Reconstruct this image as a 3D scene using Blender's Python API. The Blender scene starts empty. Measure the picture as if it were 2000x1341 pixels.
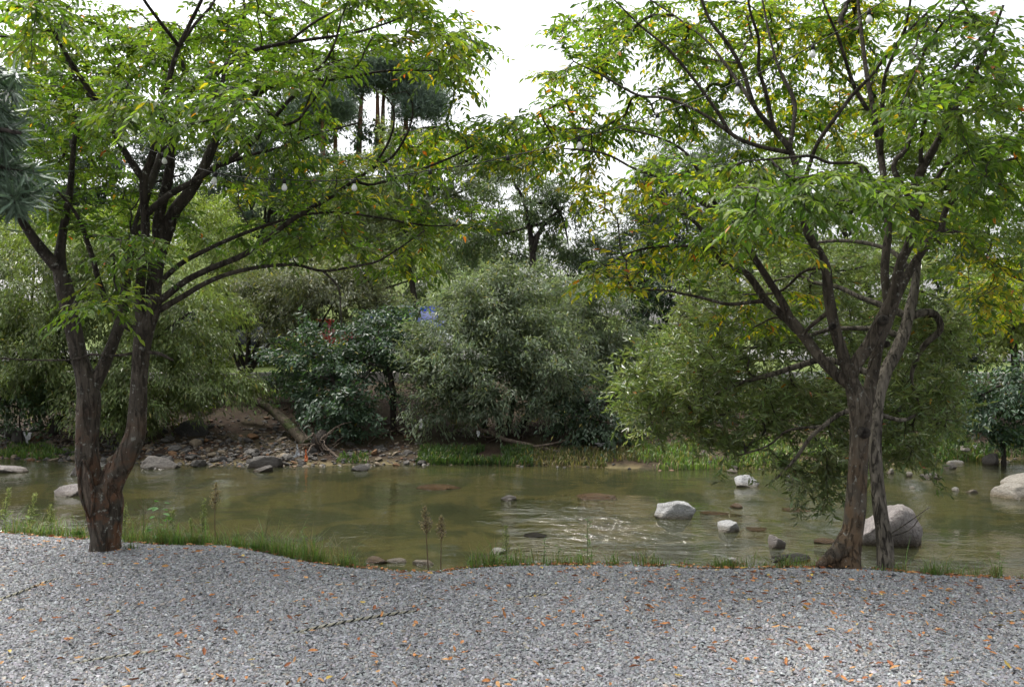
import bpy, bmesh, math, random
import numpy as np
from mathutils import Vector, noise

# ------------------------------------------------------------------ camera, world, sun, exposure
F, CX, CY, H = 1800.0, 1000.0, 670.5, 1.6      # focal length in photo pixels, photo centre, eye height
R = math.radians
sc = bpy.context.scene
COL = sc.collection
cam = bpy.data.cameras.new('camera'); cam_o = bpy.data.objects.new('camera', cam); COL.objects.link(cam_o)
cam.sensor_width = 36.0; cam.lens = 36.0 * F / 2000.0
cam.clip_start = 0.05; cam.clip_end = 2000.0
cam_o.location = (0, 0, H); cam_o.rotation_euler = (R(90), 0, 0)
cam.dof.use_dof = True; cam.dof.focus_distance = 9.0; cam.dof.aperture_fstop = 5.6
sc.camera = cam_o

SUN_EL, SUN_AZ = 62.0, -50.0                    # azimuth measured from +Y (away from the camera) towards +X
w = bpy.data.worlds.new('World'); sc.world = w; w.use_nodes = True
wn = w.node_tree; wn.nodes.clear()
sky = wn.nodes.new('ShaderNodeTexSky'); sky.sky_type = 'NISHITA'; sky.sun_disc = False
sky.sun_elevation = R(SUN_EL); sky.sun_rotation = R(SUN_AZ)
sky.air_density = 1.0; sky.dust_density = 6.0; sky.ozone_density = 1.0; sky.altitude = 100
hs = wn.nodes.new('ShaderNodeHueSaturation'); hs.inputs['Saturation'].default_value = 0.22
bg = wn.nodes.new('ShaderNodeBackground'); bg.inputs['Strength'].default_value = 0.15
wo = wn.nodes.new('ShaderNodeOutputWorld')
wn.links.new(sky.outputs[0], hs.inputs['Color']); wn.links.new(hs.outputs[0], bg.inputs['Color']); wn.links.new(bg.outputs[0], wo.inputs[0])
sl = bpy.data.lights.new('sun', 'SUN'); sl.energy = 1.5; sl.angle = R(12); sl.color = (1.0, 0.955, 0.88)
so = bpy.data.objects.new('sun', sl); COL.objects.link(so)
sdir = Vector((math.sin(R(SUN_AZ)) * math.cos(R(SUN_EL)), math.cos(R(SUN_AZ)) * math.cos(R(SUN_EL)), math.sin(R(SUN_EL))))
so.rotation_euler = sdir.to_track_quat('Z', 'Y').to_euler(); so.location = (20, 30, 40)
sc.view_settings.view_transform = 'Standard'; sc.view_settings.look = 'None'
sc.view_settings.exposure = 1.35; sc.view_settings.gamma = 1.0; sc.view_settings.use_curve_mapping = False
sc.cycles.max_bounces = 8; sc.cycles.transparent_max_bounces = 12; sc.cycles.transmission_bounces = 6
sc.cycles.caustics_reflective = False; sc.cycles.caustics_refractive = False
sc.cycles.use_denoising = True

rng = np.random.default_rng(11)
random.seed(11)

# ------------------------------------------------------------------ helpers
def P(px, py, d):
    return np.array([(px - CX) / F * d, d, H - (py - CY) / F * d])
def norm(a):
    return a / (np.linalg.norm(a, axis=-1, keepdims=True) + 1e-9)
def nz(x, y, z=0.0):
    return noise.noise(Vector((x, y, z)))

def mesh(name, V, tris=None, quads=None, col=None, smooth=False):
    V = np.asarray(V, np.float32).reshape(-1, 3)
    t = np.zeros((0, 3), np.int32) if tris is None else np.asarray(tris, np.int32).reshape(-1, 3)
    q = np.zeros((0, 4), np.int32) if quads is None else np.asarray(quads, np.int32).reshape(-1, 4)
    me = bpy.data.meshes.new(name)
    me.vertices.add(len(V)); me.vertices.foreach_set('co', V.ravel())
    me.loops.add(t.size + q.size); me.loops.foreach_set('vertex_index', np.concatenate([t.ravel(), q.ravel()]))
    me.polygons.add(len(t) + len(q))
    st = np.concatenate([np.arange(len(t)) * 3, t.size + np.arange(len(q)) * 4]).astype(np.int32)
    me.polygons.foreach_set('loop_start', st)
    me.polygons.foreach_set('use_smooth', np.full(len(t) + len(q), smooth, dtype=bool))
    me.update(calc_edges=True)
    if col is not None:
        c = np.ones((len(V), 4), np.float32); c[:, :3] = col
        a = me.color_attributes.new('col', 'FLOAT_COLOR', 'POINT'); a.data.foreach_set('color', c.ravel())
    return me

class Acc:                                      # collects pieces of ONE mesh
    def __init__(s): s.v, s.t, s.q, s.c, s.n = [], [], [], [], 0
    def add(s, V, tris=None, quads=None, col=None):
        V = np.asarray(V, float).reshape(-1, 3)
        s.v.append(V)
        if tris is not None and len(tris): s.t.append(np.asarray(tris) + s.n)
        if quads is not None and len(quads): s.q.append(np.asarray(quads) + s.n)
        if col is not None: s.c.append(np.broadcast_to(np.asarray(col, float), (len(V), 3)))
        s.n += len(V)
    def mesh(s, name, smooth=False):
        return mesh(name, np.concatenate(s.v), np.concatenate(s.t) if s.t else None, np.concatenate(s.q) if s.q else None,
                    np.concatenate(s.c) if s.c else None, smooth)

def obj(name, me, mat=None, parent=None, loc=None, rot=None, scale=None, kind=None):
    o = bpy.data.objects.new(name, me); COL.objects.link(o)
    if mat is not None and me is not None and not me.materials: me.materials.append(mat)
    if parent is not None: o.parent = parent
    if loc is not None: o.location = loc
    if rot is not None: o.rotation_euler = rot
    if scale is not None: o.scale = scale
    if kind: o['kind'] = kind
    return o
def tag(o, label, cat, group=None):
    o['label'] = label; o['category'] = cat
    if group: o['group'] = group
    return o
def thing(name, label, cat, group=None, loc=(0, 0, 0)):
    return tag(obj(name, None, loc=loc), label, cat, group)

def tube(pts, rad, sides=6, rough=0.0, freq=6.0, cap=True, ridge=0.0, nr=0):
    pts = np.asarray(pts, float); n = len(pts); rad = np.broadcast_to(np.asarray(rad, float), (n,))
    T = norm(np.gradient(pts, axis=0))
    a = np.array([1.0, 0, 0]) if abs(T[0][0]) < 0.8 else np.array([0, 1.0, 0])
    u = norm(a - T[0] * a.dot(T[0])); U = np.zeros((n, 3))
    for i in range(n):
        u = u - T[i] * u.dot(T[i]); u = u / (np.linalg.norm(u) + 1e-9); U[i] = u
    W = np.cross(T, U)
    th = np.linspace(0, 2 * np.pi, sides, endpoint=False)
    rr = np.repeat(rad[:, None], sides, 1)
    if rough or ridge:
        for i in range(n):
            for j in range(sides):
                c, s_ = math.cos(th[j]), math.sin(th[j])
                m = 1 + rough * (nz(c * 1.5 + pts[i][0] * 2, s_ * 1.5, pts[i][2] * freq * 0.4) + 0.5 * nz(c * 4, s_ * 4 + 7, pts[i][2] * freq))
                if ridge: m += ridge * (abs(nz(c * nr, s_ * nr, pts[i][2] * 2.2)) * 2 - 0.5)
                rr[i, j] *= m
    V = pts[:, None, :] + rr[..., None] * (np.cos(th)[None, :, None] * U[:, None, :] + np.sin(th)[None, :, None] * W[:, None, :])
    V = V.reshape(-1, 3)
    i = np.arange(n - 1)[:, None] * sides; j = np.arange(sides)[None, :]; k = (j + 1) % sides
    q = np.stack([i + j, i + k, i + sides + k, i + sides + j], -1).reshape(-1, 4)
    t = None
    if cap:
        V = np.vstack([V, pts[0], pts[-1]]); b = n * sides; jj = np.arange(sides); kk = (jj + 1) % sides
        t = np.vstack([np.stack([np.full(sides, b), kk, jj], 1), np.stack([np.full(sides, b + 1), (n - 1) * sides + jj, (n - 1) * sides + kk], 1)])
    return V, t, q

def catmull(pts, step):
    pts = np.asarray(pts, float)
    if len(pts) == 2:
        n = max(2, int(np.linalg.norm(pts[1][:3] - pts[0][:3]) / step) + 1)
        return pts[0] + (pts[1] - pts[0]) * np.linspace(0, 1, n)[:, None]
    e = np.vstack([2 * pts[0] - pts[1], pts, 2 * pts[-1] - pts[-2]]); out = []
    for i in range(1, len(e) - 2):
        p0, p1, p2, p3 = e[i - 1], e[i], e[i + 1], e[i + 2]
        n = max(2, int(np.linalg.norm(p2[:3] - p1[:3]) / step) + 1)
        t = np.linspace(0, 1, n, endpoint=False)[:, None]
        out.append(0.5 * (2 * p1 + (p2 - p0) * t + (2 * p0 - 5 * p1 + 4 * p2 - p3) * t ** 2 + (3 * p1 - p0 - 3 * p2 + p3) * t ** 3))
    out.append(pts[-1:]); return np.vstack(out)

# ------------------------------------------------------------------ materials
class NT:
    def __init__(s, name):
        s.m = bpy.data.materials.new(name); s.m.use_nodes = True; s.t = s.m.node_tree; s.t.nodes.clear()
        s.out = s.t.nodes.new('ShaderNodeOutputMaterial')
    def n(s, typ, **kw):
        nd = s.t.nodes.new('ShaderNode' + typ)
        for k, v in kw.items():
            if k.startswith('_'): setattr(nd, k[1:], v)
            else: nd.inputs[k.replace('__', ' ')].default_value = v
        return nd
    def l(s, a, b): s.t.links.new(a, b)
    def pos(s): return s.n('NewGeometry').outputs['Position']
    def noise(s, vec, scale, detail=3.0, rough=0.55, dist=0.0):
        nd = s.n('TexNoise', Scale=scale, Detail=detail, Roughness=rough, Distortion=dist); s.l(vec, nd.inputs['Vector']); return nd.outputs['Fac']
    def ramp(s, fac, stops, interp='LINEAR'):
        nd = s.n('ValToRGB'); r = nd.color_ramp; r.interpolation = interp
        while len(r.elements) < len(stops): r.elements.new(0.5)
        for e, (p, c) in zip(r.elements, stops):
            e.position = p; e.color = (c, c, c, 1) if isinstance(c, (int, float)) else (*c, 1)
        s.l(fac, nd.inputs['Fac']); return nd.outputs['Color']
    def mix(s, fac, a, b, blend='MIX'):
        nd = s.n('MixRGB', _blend_type=blend)
        for v, k in ((fac, 'Fac'), (a, 'Color1'), (b, 'Color2')):
            if isinstance(v, (int, float)): nd.inputs[k].default_value = v if k == 'Fac' else (v, v, v, 1)
            elif isinstance(v, tuple): nd.inputs[k].default_value = (*v, 1)
            else: s.l(v, nd.inputs[k])
        return nd.outputs['Color']
    def bump(s, h, strength, dist=0.02):
        nd = s.n('Bump', Strength=strength, Distance=dist); s.l(h, nd.inputs['Height']); return nd.outputs['Normal']
    def princ(s, col, rough=0.7, spec=0.3, normal=None):
        nd = s.n('BsdfPrincipled')
        nd.inputs['Specular IOR Level'].default_value = spec
        if isinstance(col, tuple): nd.inputs['Base Color'].default_value = (*col, 1)
        else: s.l(col, nd.inputs['Base Color'])
        if isinstance(rough, (int, float)): nd.inputs['Roughness'].default_value = rough
        else: s.l(rough, nd.inputs['Roughness'])
        if normal is not None: s.l(normal, nd.inputs['Normal'])
        return nd
    def done(s, shader): s.l(shader, s.out.inputs['Surface']); return s.m

def leaf_mat(name, trans=0.42, rough=0.38, spec=0.5, tcol=(1.25, 1.35, 0.55)):
    t = NT(name); a = t.n('Attribute', _attribute_name='col')
    p = t.princ(a.outputs['Color'], rough, spec)
    tc = t.mix(1.0, a.outputs['Color'], tcol, 'MULTIPLY')
    tr = t.n('BsdfTranslucent'); t.l(tc, tr.inputs['Color'])
    mx = t.n('MixShader', Fac=trans); t.l(p.outputs[0], mx.inputs[1]); t.l(tr.outputs[0], mx.inputs[2])
    return t.done(mx.outputs[0])
def bark_mat(name, c0, c1, lichen=(0.25, 0.25, 0.22), lich=0.64, stretch=0.25, red=None, moss=None, bump=1.0, redtop=1.2, crack=16.0, ckf=0.4):
    t = NT(name); tc = t.n('TexCoord'); mp = t.n('Mapping'); mp.inputs['Scale'].default_value = (1, 1, stretch)
    t.l(tc.outputs['Object'], mp.inputs['Vector']); v = mp.outputs[0]; po = tc.outputs['Object']
    base = t.mix(t.ramp(t.noise(v, 28, 5, 0.65), [(0.3, 0.0), (0.7, 1.0)]), c0, c1)
    base = t.mix(t.ramp(t.noise(po, 5, 3), [(0.35, 0.0), (0.7, 0.6)]), base, tuple(x * 0.55 for x in c0))
    if red:
        sz = t.n('SeparateXYZ'); t.l(po, sz.inputs[0]); lo = t.n('MapRange', From__Min=redtop, From__Max=redtop - 0.9); t.l(sz.outputs['Z'], lo.inputs['Value'])
        msk = t.mix(1.0, t.ramp(t.noise(po, 7, 4, 0.6), [(0.44, 0.0), (0.58, 0.85)]), lo.outputs[0], 'MULTIPLY')
        base = t.mix(msk, base, red)
        hi = t.n('MapRange', From__Min=1.2, From__Max=2.4); t.l(sz.outputs['Z'], hi.inputs['Value'])
        base = t.mix(hi.outputs[0], base, t.mix(1.0, base, (0.62, 0.62, 0.64), 'MULTIPLY'))
    if moss:
        base = t.mix(t.ramp(t.noise(po, 4, 4, 0.6), [(0.48, 0.0), (0.6, 0.85)]), base, moss)
    base = t.mix(t.ramp(t.noise(po, 26, 4, 0.7), [(lich, 0.0), (lich + 0.06, 0.8)]), base, lichen)
    ck = t.ramp(t.noise(v, crack, 4, 0.6, 1.5), [(0.36, 1.0), (0.48, 0.0), (0.60, 0.0)])
    base = t.mix(t.mix(1.0, ck, ckf, 'MULTIPLY'), base, tuple(x * 0.4 for x in c0))
    h = t.mix(0.5, t.mix(0.5, t.noise(v, 40, 5, 0.7), t.noise(v, 12, 4, 0.6)), t.mix(1.0, 1.0, ck, 'SUBTRACT'))
    return t.done(t.princ(base, 0.88, 0.2, t.bump(h, bump, 0.05)).outputs[0])
def simple_mat(name, c, rough=0.7, var=0.25, scale=8.0, spec=0.3, bump=0.3):
    t = NT(name); po = t.n('TexCoord').outputs['Object']; f = t.noise(po, scale, 4, 0.6)
    col = t.mix(t.ramp(f, [(0.3, 0.0), (0.7, 1.0)]), tuple(x * (1 - var) for x in c), tuple(min(1, x * (1 + var)) for x in c))
    return t.done(t.princ(col, rough, spec, t.bump(t.noise(po, scale * 3, 4), bump, 0.02)).outputs[0])
def attr_mat(name, rough=0.75, spec=0.3):
    t = NT(name); a = t.n('Attribute', _attribute_name='col'); return t.done(t.princ(a.outputs['Color'], rough, spec).outputs[0])
def rock_mat(name, c0, c1, vein=(0.5, 0.5, 0.48), scale=5.0, wet=True):
    t = NT(name); tc = t.n('TexCoord'); po = tc.outputs['Object']
    col = t.mix(t.ramp(t.noise(po, scale, 6, 0.65, 1.2), [(0.32, 0.0), (0.68, 1.0)]), c0, c1)
    col = t.mix(t.ramp(t.noise(po, scale * 2.3, 5, 0.7, 2.0), [(0.58, 0.0), (0.66, 0.6)]), col, vein)
    col = t.mix(t.ramp(t.noise(po, scale * 9, 3, 0.7), [(0.6, 0.0), (0.75, 0.35)]), col, tuple(x * 0.55 for x in c0))
    col = t.mix(t.ramp(t.noise(po, scale * 0.55, 5, 0.6, 2.5), [(0.47, 0.0), (0.495, 0.65), (0.505, 0.65), (0.53, 0.0)]), col, tuple(x * 0.35 for x in c0))
    ro = 0.7
    if wet:                                     # the wet, darker rim just above the waterline
        sep = t.n('SeparateXYZ'); t.l(t.pos(), sep.inputs[0]); mr = t.n('MapRange', From__Min=-0.78, From__Max=-0.70)
        t.l(sep.outputs['Z'], mr.inputs['Value']); col = t.mix(mr.outputs[0], t.mix(1.0, col, (0.5, 0.45, 0.36), 'MULTIPLY'), col)
        ro = t.ramp(mr.outputs[0], [(0.0, 0.2), (1.0, 0.75)])
    return t.done(t.princ(col, ro, 0.35, t.bump(t.mix(0.5, t.noise(po, scale * 3, 6, 0.75), t.noise(po, scale * 0.9, 5, 0.65, 1.0)), 1.0, 0.25)).outputs[0])

M = {}
M['zelkova_leaf'] = leaf_mat('zelkova_leaf', 0.5, 0.48, 0.35, (1.5, 1.55, 0.6))
M['willow_leaf'] = leaf_mat('willow_leaf', 0.38, 0.32, 0.7, (1.35, 1.4, 0.65))
M['far_leaf'] = leaf_mat('far_leaf', 0.38, 0.42, 0.45, (1.25, 1.3, 0.6))
M['needle'] = leaf_mat('needle', 0.3, 0.45, 0.5, (1.1, 1.2, 0.7))
M['grass'] = leaf_mat('grass', 0.4, 0.5, 0.35, (1.2, 1.25, 0.6))
M['bark_red'] = bark_mat('bark_red', (0.050, 0.041, 0.032), (0.125, 0.104, 0.082), red=(0.14, 0.066, 0.034), lich=0.60)
M['bark_grey'] = bark_mat('bark_grey', (0.066, 0.053, 0.040), (0.15, 0.125, 0.096), red=(0.13, 0.085, 0.05), lich=0.60)
M['bark_branch'] = bark_mat('bark_branch', (0.05, 0.042, 0.036), (0.105, 0.09, 0.078), lich=0.66)
M['bark_willow'] = bark_mat('bark_willow', (0.075, 0.064, 0.052), (0.25, 0.22, 0.18), lich=0.68, stretch=0.10, bump=1.0, crack=24.0, ckf=0.85)
M['bark_dark'] = bark_mat('bark_dark', (0.03, 0.025, 0.021), (0.07, 0.06, 0.05), lich=0.75)
M['bark_pine'] = bark_mat('bark_pine', (0.16, 0.085, 0.055), (0.27, 0.16, 0.11), lich=0.8)
M['mossy'] = bark_mat('mossy', (0.06, 0.05, 0.035), (0.14, 0.11, 0.075), moss=(0.055, 0.075, 0.02), lich=0.75)
M['dead_wood'] = bark_mat('dead_wood', (0.10, 0.075, 0.055), (0.2, 0.16, 0.125), lich=0.8)
M['gravel'] = attr_mat('gravel', 0.75, 0.35)
M['attr'] = attr_mat('attr', 0.7, 0.3)

# ------------------------------------------------------------------ the setting
def px_edge(lst, hz):
    d = [hz * F / (py - CY) for _, py in lst]; x = [(p - CX) / F * dd for (p, _), dd in zip(lst, d)]
    return np.array(x), np.array(d)
EX, EY = px_edge([(-900, 1018), (-300, 1026), (0, 1030), (170, 1040), (330, 1051), (450, 1055), (560, 1075), (650, 1090), (720, 1098), (790, 1105), (860, 1105),
                  (920, 1095), (1000, 1090), (1300, 1091), (1600, 1094), (1690, 1099), (1800, 1109), (2000, 1116), (2500, 1128), (3500, 1140)], H)
FXX, FYY = px_edge([(-1500, 885), (-400, 886), (0, 893), (200, 901), (400, 906), (600, 908), (800, 906), (1100, 910), (1300, 916), (1500, 914), (1650, 912),
                    (1800, 902), (2000, 895), (2500, 890), (4000, 885)], H + 0.8)
def near_edge(x): return np.interp(x, EX, EY)
def far_edge(x): return np.interp(x, FXX, FYY)
def smooth(a, b, t): t = np.clip((t - a) / (b - a), 0, 1); return t * t * (3 - 2 * t)
_px = rng.uniform(0, 6.28, 40); _kx = rng.normal(0, 1, (40, 2))
def wav(x, y, f, k0, n=6):
    s = 0
    for i in range(n):
        k = _kx[(k0 + i) % 40]; s = s + np.sin((x * k[0] + y * k[1]) * f * (1 + 0.35 * i) + _px[(k0 + 3 * i) % 40]) / (1 + 0.4 * i)
    return s / n
def ground_z(x, y):
    x = np.asarray(x, float); y = np.asarray(y, float)
    ne, fe = near_edge(x), far_edge(x)
    z = -0.03 + 0 * x
    z = z + (-0.85) * smooth(-0.16, 1.0, y - ne) + (-0.34) * smooth(0.9, 3.5, y - ne) + 0.06 * wav(x, y, 2.2, 3) * smooth(0.4, 1.5, y - ne)
    b = y - fe
    zb = np.interp(b, [-4, -2.0, 0, 0.5, 1.6, 3.6, 6.0, 6.6, 14, 26, 40], [-1.2, -1.05, -0.8, -0.66, -0.5, 0.03, 0.58, 0.66, 0.95, 1.25, 1.6])
    hill = 15.0 * np.exp(-((x + 15) / 17.0) ** 2) * smooth(48, 82, y)
    zb = zb + 0.10 * wav(x, y, 2.4, 11) * smooth(-0.3, 1.5, b) * (1 - smooth(6, 8, b)) + 0.04 * wav(x, y, 6.0, 20) * smooth(0, 1, b) * (1 - smooth(6, 8, b)) + hill
    return np.where(b > -4, np.where(b > -2, zb, z + (zb - z) * smooth(-4, -2, b)), z)

t = NT('soil'); po = t.pos(); f1 = t.noise(po, 1.3, 5, 0.6); f2 = t.noise(po, 9, 5, 0.65)
soil = t.mix(t.ramp(f2, [(0.3, 0.0), (0.7, 1.0)]), (0.018, 0.012, 0.008), (0.05, 0.032, 0.021))
soil = t.mix(t.ramp(f1, [(0.45, 0.0), (0.65, 0.7)]), soil, (0.05, 0.045, 0.022))
sep = t.n('SeparateXYZ'); t.l(po, sep.inputs[0])
bed = t.mix(t.ramp(t.noise(po, 0.9, 4, 0.6, 0.6), [(0.46, 0.0), (0.56, 1.0)]), (0.19, 0.155, 0.075), (0.03, 0.03, 0.014))
bed = t.mix(t.ramp(t.noise(po, 5, 4, 0.6), [(0.5, 0.0), (0.7, 0.6)]), bed, (0.09, 0.07, 0.035))
mr = t.n('MapRange', From__Min=-0.84, From__Max=-0.72); t.l(sep.outputs['Z'], mr.inputs['Value'])
colr = t.mix(mr.outputs[0], bed, soil)
mg = t.n('MapRange', From__Min=25.5, From__Max=27.0); t.l(sep.outputs['Y'], mg.inputs['Value'])
green = t.mix(f2, (0.07, 0.10, 0.025), (0.12, 0.15, 0.045))
colr = t.mix(mg.outputs[0], colr, green)
M['soil'] = t.done(t.princ(colr, 0.9, 0.15, t.bump(t.mix(0.5, f2, t.noise(po, 35, 4)), 0.8, 0.05)).outputs[0])

def sheet(xs, ys, zf):
    X, Y = np.meshgrid(xs, ys); V = np.stack([X, Y, zf(X, Y)], -1).reshape(-1, 3); nx = len(xs)
    i = np.arange(len(ys) - 1)[:, None] * nx; j = np.arange(nx - 1)[None, :]
    return V, np.stack([i + j, i + j + 1, i + nx + j + 1, i + nx + j], -1).reshape(-1, 4)
xs = np.concatenate([[-500, -300, -160, -90], np.arange(-60, -16, 2.0), np.arange(-16, 16.01, 0.22), np.arange(18, 61, 2.0), [90, 160, 300, 500]])
ys = np.concatenate([[-200, -60, -10], np.arange(0, 5.6, 1.4), np.arange(6, 9.8, 0.12), np.arange(10, 17, 0.5), np.arange(17, 27, 0.18), np.arange(27.5, 100, 2.5), [130, 200, 400, 900]])
V, q = sheet(xs, ys, ground_z)
obj('ground', mesh('ground', V, quads=q, smooth=True), M['soil'], kind='structure')

# gravel pad: a sheet with every stone laid on it
t = NT('gravel_bed'); po = t.pos(); f = t.noise(po, 60, 3, 0.7)
M['gravel_bed'] = t.done(t.princ(t.mix(t.ramp(f, [(0.35, 0.0), (0.65, 1.0)]), (0.05, 0.05, 0.052), (0.2, 0.2, 0.205)), 0.9, 0.2, t.bump(f, 1.0, 0.02)).outputs[0])
xs = np.concatenate([[-60, -40, -25, -18], np.arange(-14, 14.01, 0.15), [18, 25, 40, 60]])
X = np.repeat(xs[None, :], 24, 0); e = near_edge(xs) + 0.03 * wav(xs, 0 * xs, 5.0, 9)
S = np.linspace(0, 1, 24)[:, None]; Y = -6 + (e[None, :] + 6) * S ** 0.6
def pad_z(X, Y):
    return 0.035 * wav(X, Y, 1.1, 17) * smooth(2, 5, Y) - 0.06 * smooth(-0.35, 0.05, Y - near_edge(X))
Z = pad_z(X, Y)
V = np.stack([X, Y, Z], -1).reshape(-1, 3); nx = len(xs)
i = np.arange(23)[:, None] * nx; j = np.arange(nx - 1)[None, :]
qq = np.stack([i + j, i + j + 1, i + nx + j + 1, i + nx + j], -1).reshape(-1, 4)
pad = obj('gravel_ground', mesh('gravel_ground', V, quads=qq, smooth=True), M['gravel_bed'], kind='structure')

def gravel():
    base = np.array([[1, .8, 0], [-1, .8, 0], [-1, -.8, 0], [1, -.8, 0], [0, 0, 1.0]], float)
    tr = np.array([[0, 1, 4], [1, 2, 4], [2, 3, 4], [3, 0, 4]])
    g = 0.0112
    ys_ = np.arange(3.85, 8.15, g); pos = []
    for y in ys_:
        wx = 0.58 * y + 0.25; x = np.arange(-wx, wx, g); pos.append(np.stack([x, np.full_like(x, y)], 1))
    p = np.concatenate(pos); p = p + rng.uniform(-0.7, 0.7, p.shape) * g
    p = p[p[:, 1] < near_edge(p[:, 0]) + rng.normal(0.03, 0.05, len(p))]
    n = len(p); s = rng.gamma(8, 0.0072 / 8, n); s = np.clip(s, 0.0035, 0.015)
    V = base[None] * rng.uniform(0.7, 1.15, (n, 5, 1)) + rng.normal(0, 0.16, (n, 5, 3)); V[:, 4, :2] += rng.uniform(-.55, .55, (n, 2))
    V = V * (s[:, None, None] * np.stack([rng.uniform(0.85, 1.2, n), rng.uniform(0.85, 1.2, n), rng.uniform(0.5, 0.85, n)], 1)[:, None, :])
    ax = norm(rng.normal(0, .22, (n, 3)) + np.array([0, 0, 1.0])); an = rng.uniform(0, 6.28, n)
    c, s_ = np.cos(an)[:, None, None], np.sin(an)[:, None, None]; k = ax[:, None, :]
    V = V * c + np.cross(np.broadcast_to(k, V.shape), V) * s_ + k * (V * k).sum(-1, keepdims=True) * (1 - c)
    V[..., :2] += p[:, None, :]; V[..., 2] += (pad_z(p[:, 0], p[:, 1]) - 0.001 + rng.uniform(0, 0.006, n))[:, None]
    gcol = (np.clip(rng.lognormal(math.log(0.25), 0.23, n), 0.06, 0.5) * (1 + .16 * wav(p[:, 0], p[:, 1], 1.3, 25) + .1 * wav(p[:, 0], p[:, 1], 4.0, 31)))[:, None] * np.array([0.985, 1.0, 1.03]) * (1 + rng.normal(0, 0.03, (n, 3)))
    warm = rng.random(n) < 0.06; gcol[warm] *= np.array([1.15, 1.0, 0.82])
    T = (np.arange(n)[:, None, None] * 5 + tr[None]).reshape(-1, 3)
    o = obj('gravel', mesh('gravel', V.reshape(-1, 3), tris=T, col=np.repeat(gcol, 5, 0)), M['gravel'], kind='stuff')
    tag(o, 'loose crushed grey gravel spread over the near bank', 'gravel')
gravel()

# river water: murky body, clear enough in the shallows, rippled glossy skin
t = NT('water'); po = t.pos()
mp = t.n('Mapping'); mp.inputs['Scale'].default_value = (0.55, 1.0, 1.0); t.l(po, mp.inputs['Vector'])
r1 = t.noise(mp.outputs[0], 3.2, 4, 0.6, 0.6); r2 = t.noise(mp.outputs[0], 13, 3, 0.6, 0.3)
def riffle(cx_, cy_, r_):
    vm = t.n('VectorMath', _operation='DISTANCE'); t.l(po, vm.inputs[0]); vm.inputs[1].default_value = (cx_, cy_, -0.8)
    m_ = t.n('MapRange', From__Min=r_, From__Max=r_ * 0.25); t.l(vm.outputs['Value'], m_.inputs['Value']); return m_.outputs[0]
rif = t.mix(1.0, t.mix(1.0, t.mix(1.0, riffle(1.3, 12.8, 1.9), riffle(1.85, 11.2, 2.2), 'ADD'), t.mix(1.0, riffle(5.4, 9.8, 2.2), 0.5, 'MULTIPLY'), 'ADD'), t.mix(1.0, riffle(-6.5, 12.0, 2.0), 0.4, 'MULTIPLY'), 'ADD')
calm = t.mix(1.0, t.ramp(t.noise(po, 0.45, 3, 0.6), [(0.40, 0.10), (0.66, 0.45)]), t.mix(1.0, rif, t.ramp(t.noise(po, 0.9, 3, 0.6), [(0.35, 1.5), (0.65, 5.0)]), 'MULTIPLY'), 'ADD')
hgt = t.mix(1.0, t.mix(0.22, r1, r2), calm, 'MULTIPLY')
nrm = t.bump(hgt, 0.55, 0.12)
dif = t.n('BsdfDiffuse'); dif.inputs['Color'].default_value = (0.040, 0.044, 0.021, 1)
trn = t.n('BsdfTransparent'); trn.inputs['Color'].default_value = (0.74, 0.71, 0.50, 1)
b1 = t.n('MixShader', Fac=0.52); t.l(dif.outputs[0], b1.inputs[1]); t.l(trn.outputs[0], b1.inputs[2])
gl = t.n('BsdfGlossy', Roughness=0.03); gl.inputs['Color'].default_value = (1, 1, 1, 1); t.l(nrm, gl.inputs['Normal'])
fr = t.n('Fresnel', IOR=1.33); t.l(nrm, fr.inputs['Normal'])
mx = t.n('MixShader'); t.l(fr.outputs[0], mx.inputs[0]); t.l(b1.outputs[0], mx.inputs[1]); t.l(gl.outputs[0], mx.inputs[2])
M['water'] = t.done(mx.outputs[0])
WZ = -0.8
V, q = sheet(np.linspace(-90, 90, 61), np.linspace(6.0, 26.5, 12), lambda X, Y: WZ + 0 * X)
obj('river', mesh('river', V, quads=q), M['water'], kind='structure')

# road and paved strip beyond the far bank
t = NT('paving'); po = t.pos(); M['paving'] = t.done(t.princ(t.mix(t.noise(po, 3, 5), (0.10, 0.098, 0.092), (0.17, 0.165, 0.155)), 0.85, 0.2).outputs[0])
def strip(x, y0, y1, lift):
    n = len(x); V = []
    for s in np.linspace(0, 1, 6):
        yy = y0 + (y1 - y0) * s + 0 * x; V.append(np.stack([x, yy, ground_z(x, yy) + lift], 1))
    i = np.arange(5)[:, None] * n; j = np.arange(n - 1)[None, :]
    return np.concatenate(V), np.stack([i + j, i + j + 1, i + n + j + 1, i + n + j], -1).reshape(-1, 4)
V, q = strip(np.arange(-60, 60.1, 1.5), 33.0, 45.0, 0.06)
obj('road', mesh('road', V, quads=q), M['paving'], kind='structure')
kerb = obj('kerb', None, kind='structure')
M['concrete'] = simple_mat('concrete', (0.36, 0.34, 0.31), 0.85, 0.25, 6)
def box(x0, x1, y0, y1, z0, z1, b=0.0):
    bm = bmesh.new(); bmesh.ops.create_cube(bm, size=1)
    for v in bm.verts:
        v.co = Vector(((x0 + x1) / 2 + v.co.x * (x1 - x0), (y0 + y1) / 2 + v.co.y * (y1 - y0), (z0 + z1) / 2 + v.co.z * (z1 - z0)))
    if b: bmesh.ops.bevel(bm, geom=list(bm.edges), offset=b, segments=1, affect='EDGES')
    me = bpy.data.meshes.new('box'); bm.to_mesh(me); bm.free(); return me
kb = box(-0.98, 0.98, -0.16, 0.16, -0.25, 0.16, 0.02)
for k in range(16):
    x = -16 + 2.0 * k; y = float(far_edge(x)) + 6.4
    obj('kerb_block', kb, M['concrete'], kerb, (x, y, float(ground_z(x, y)) + 0.02), (0, 0, random.uniform(-.01, .01)))

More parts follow.
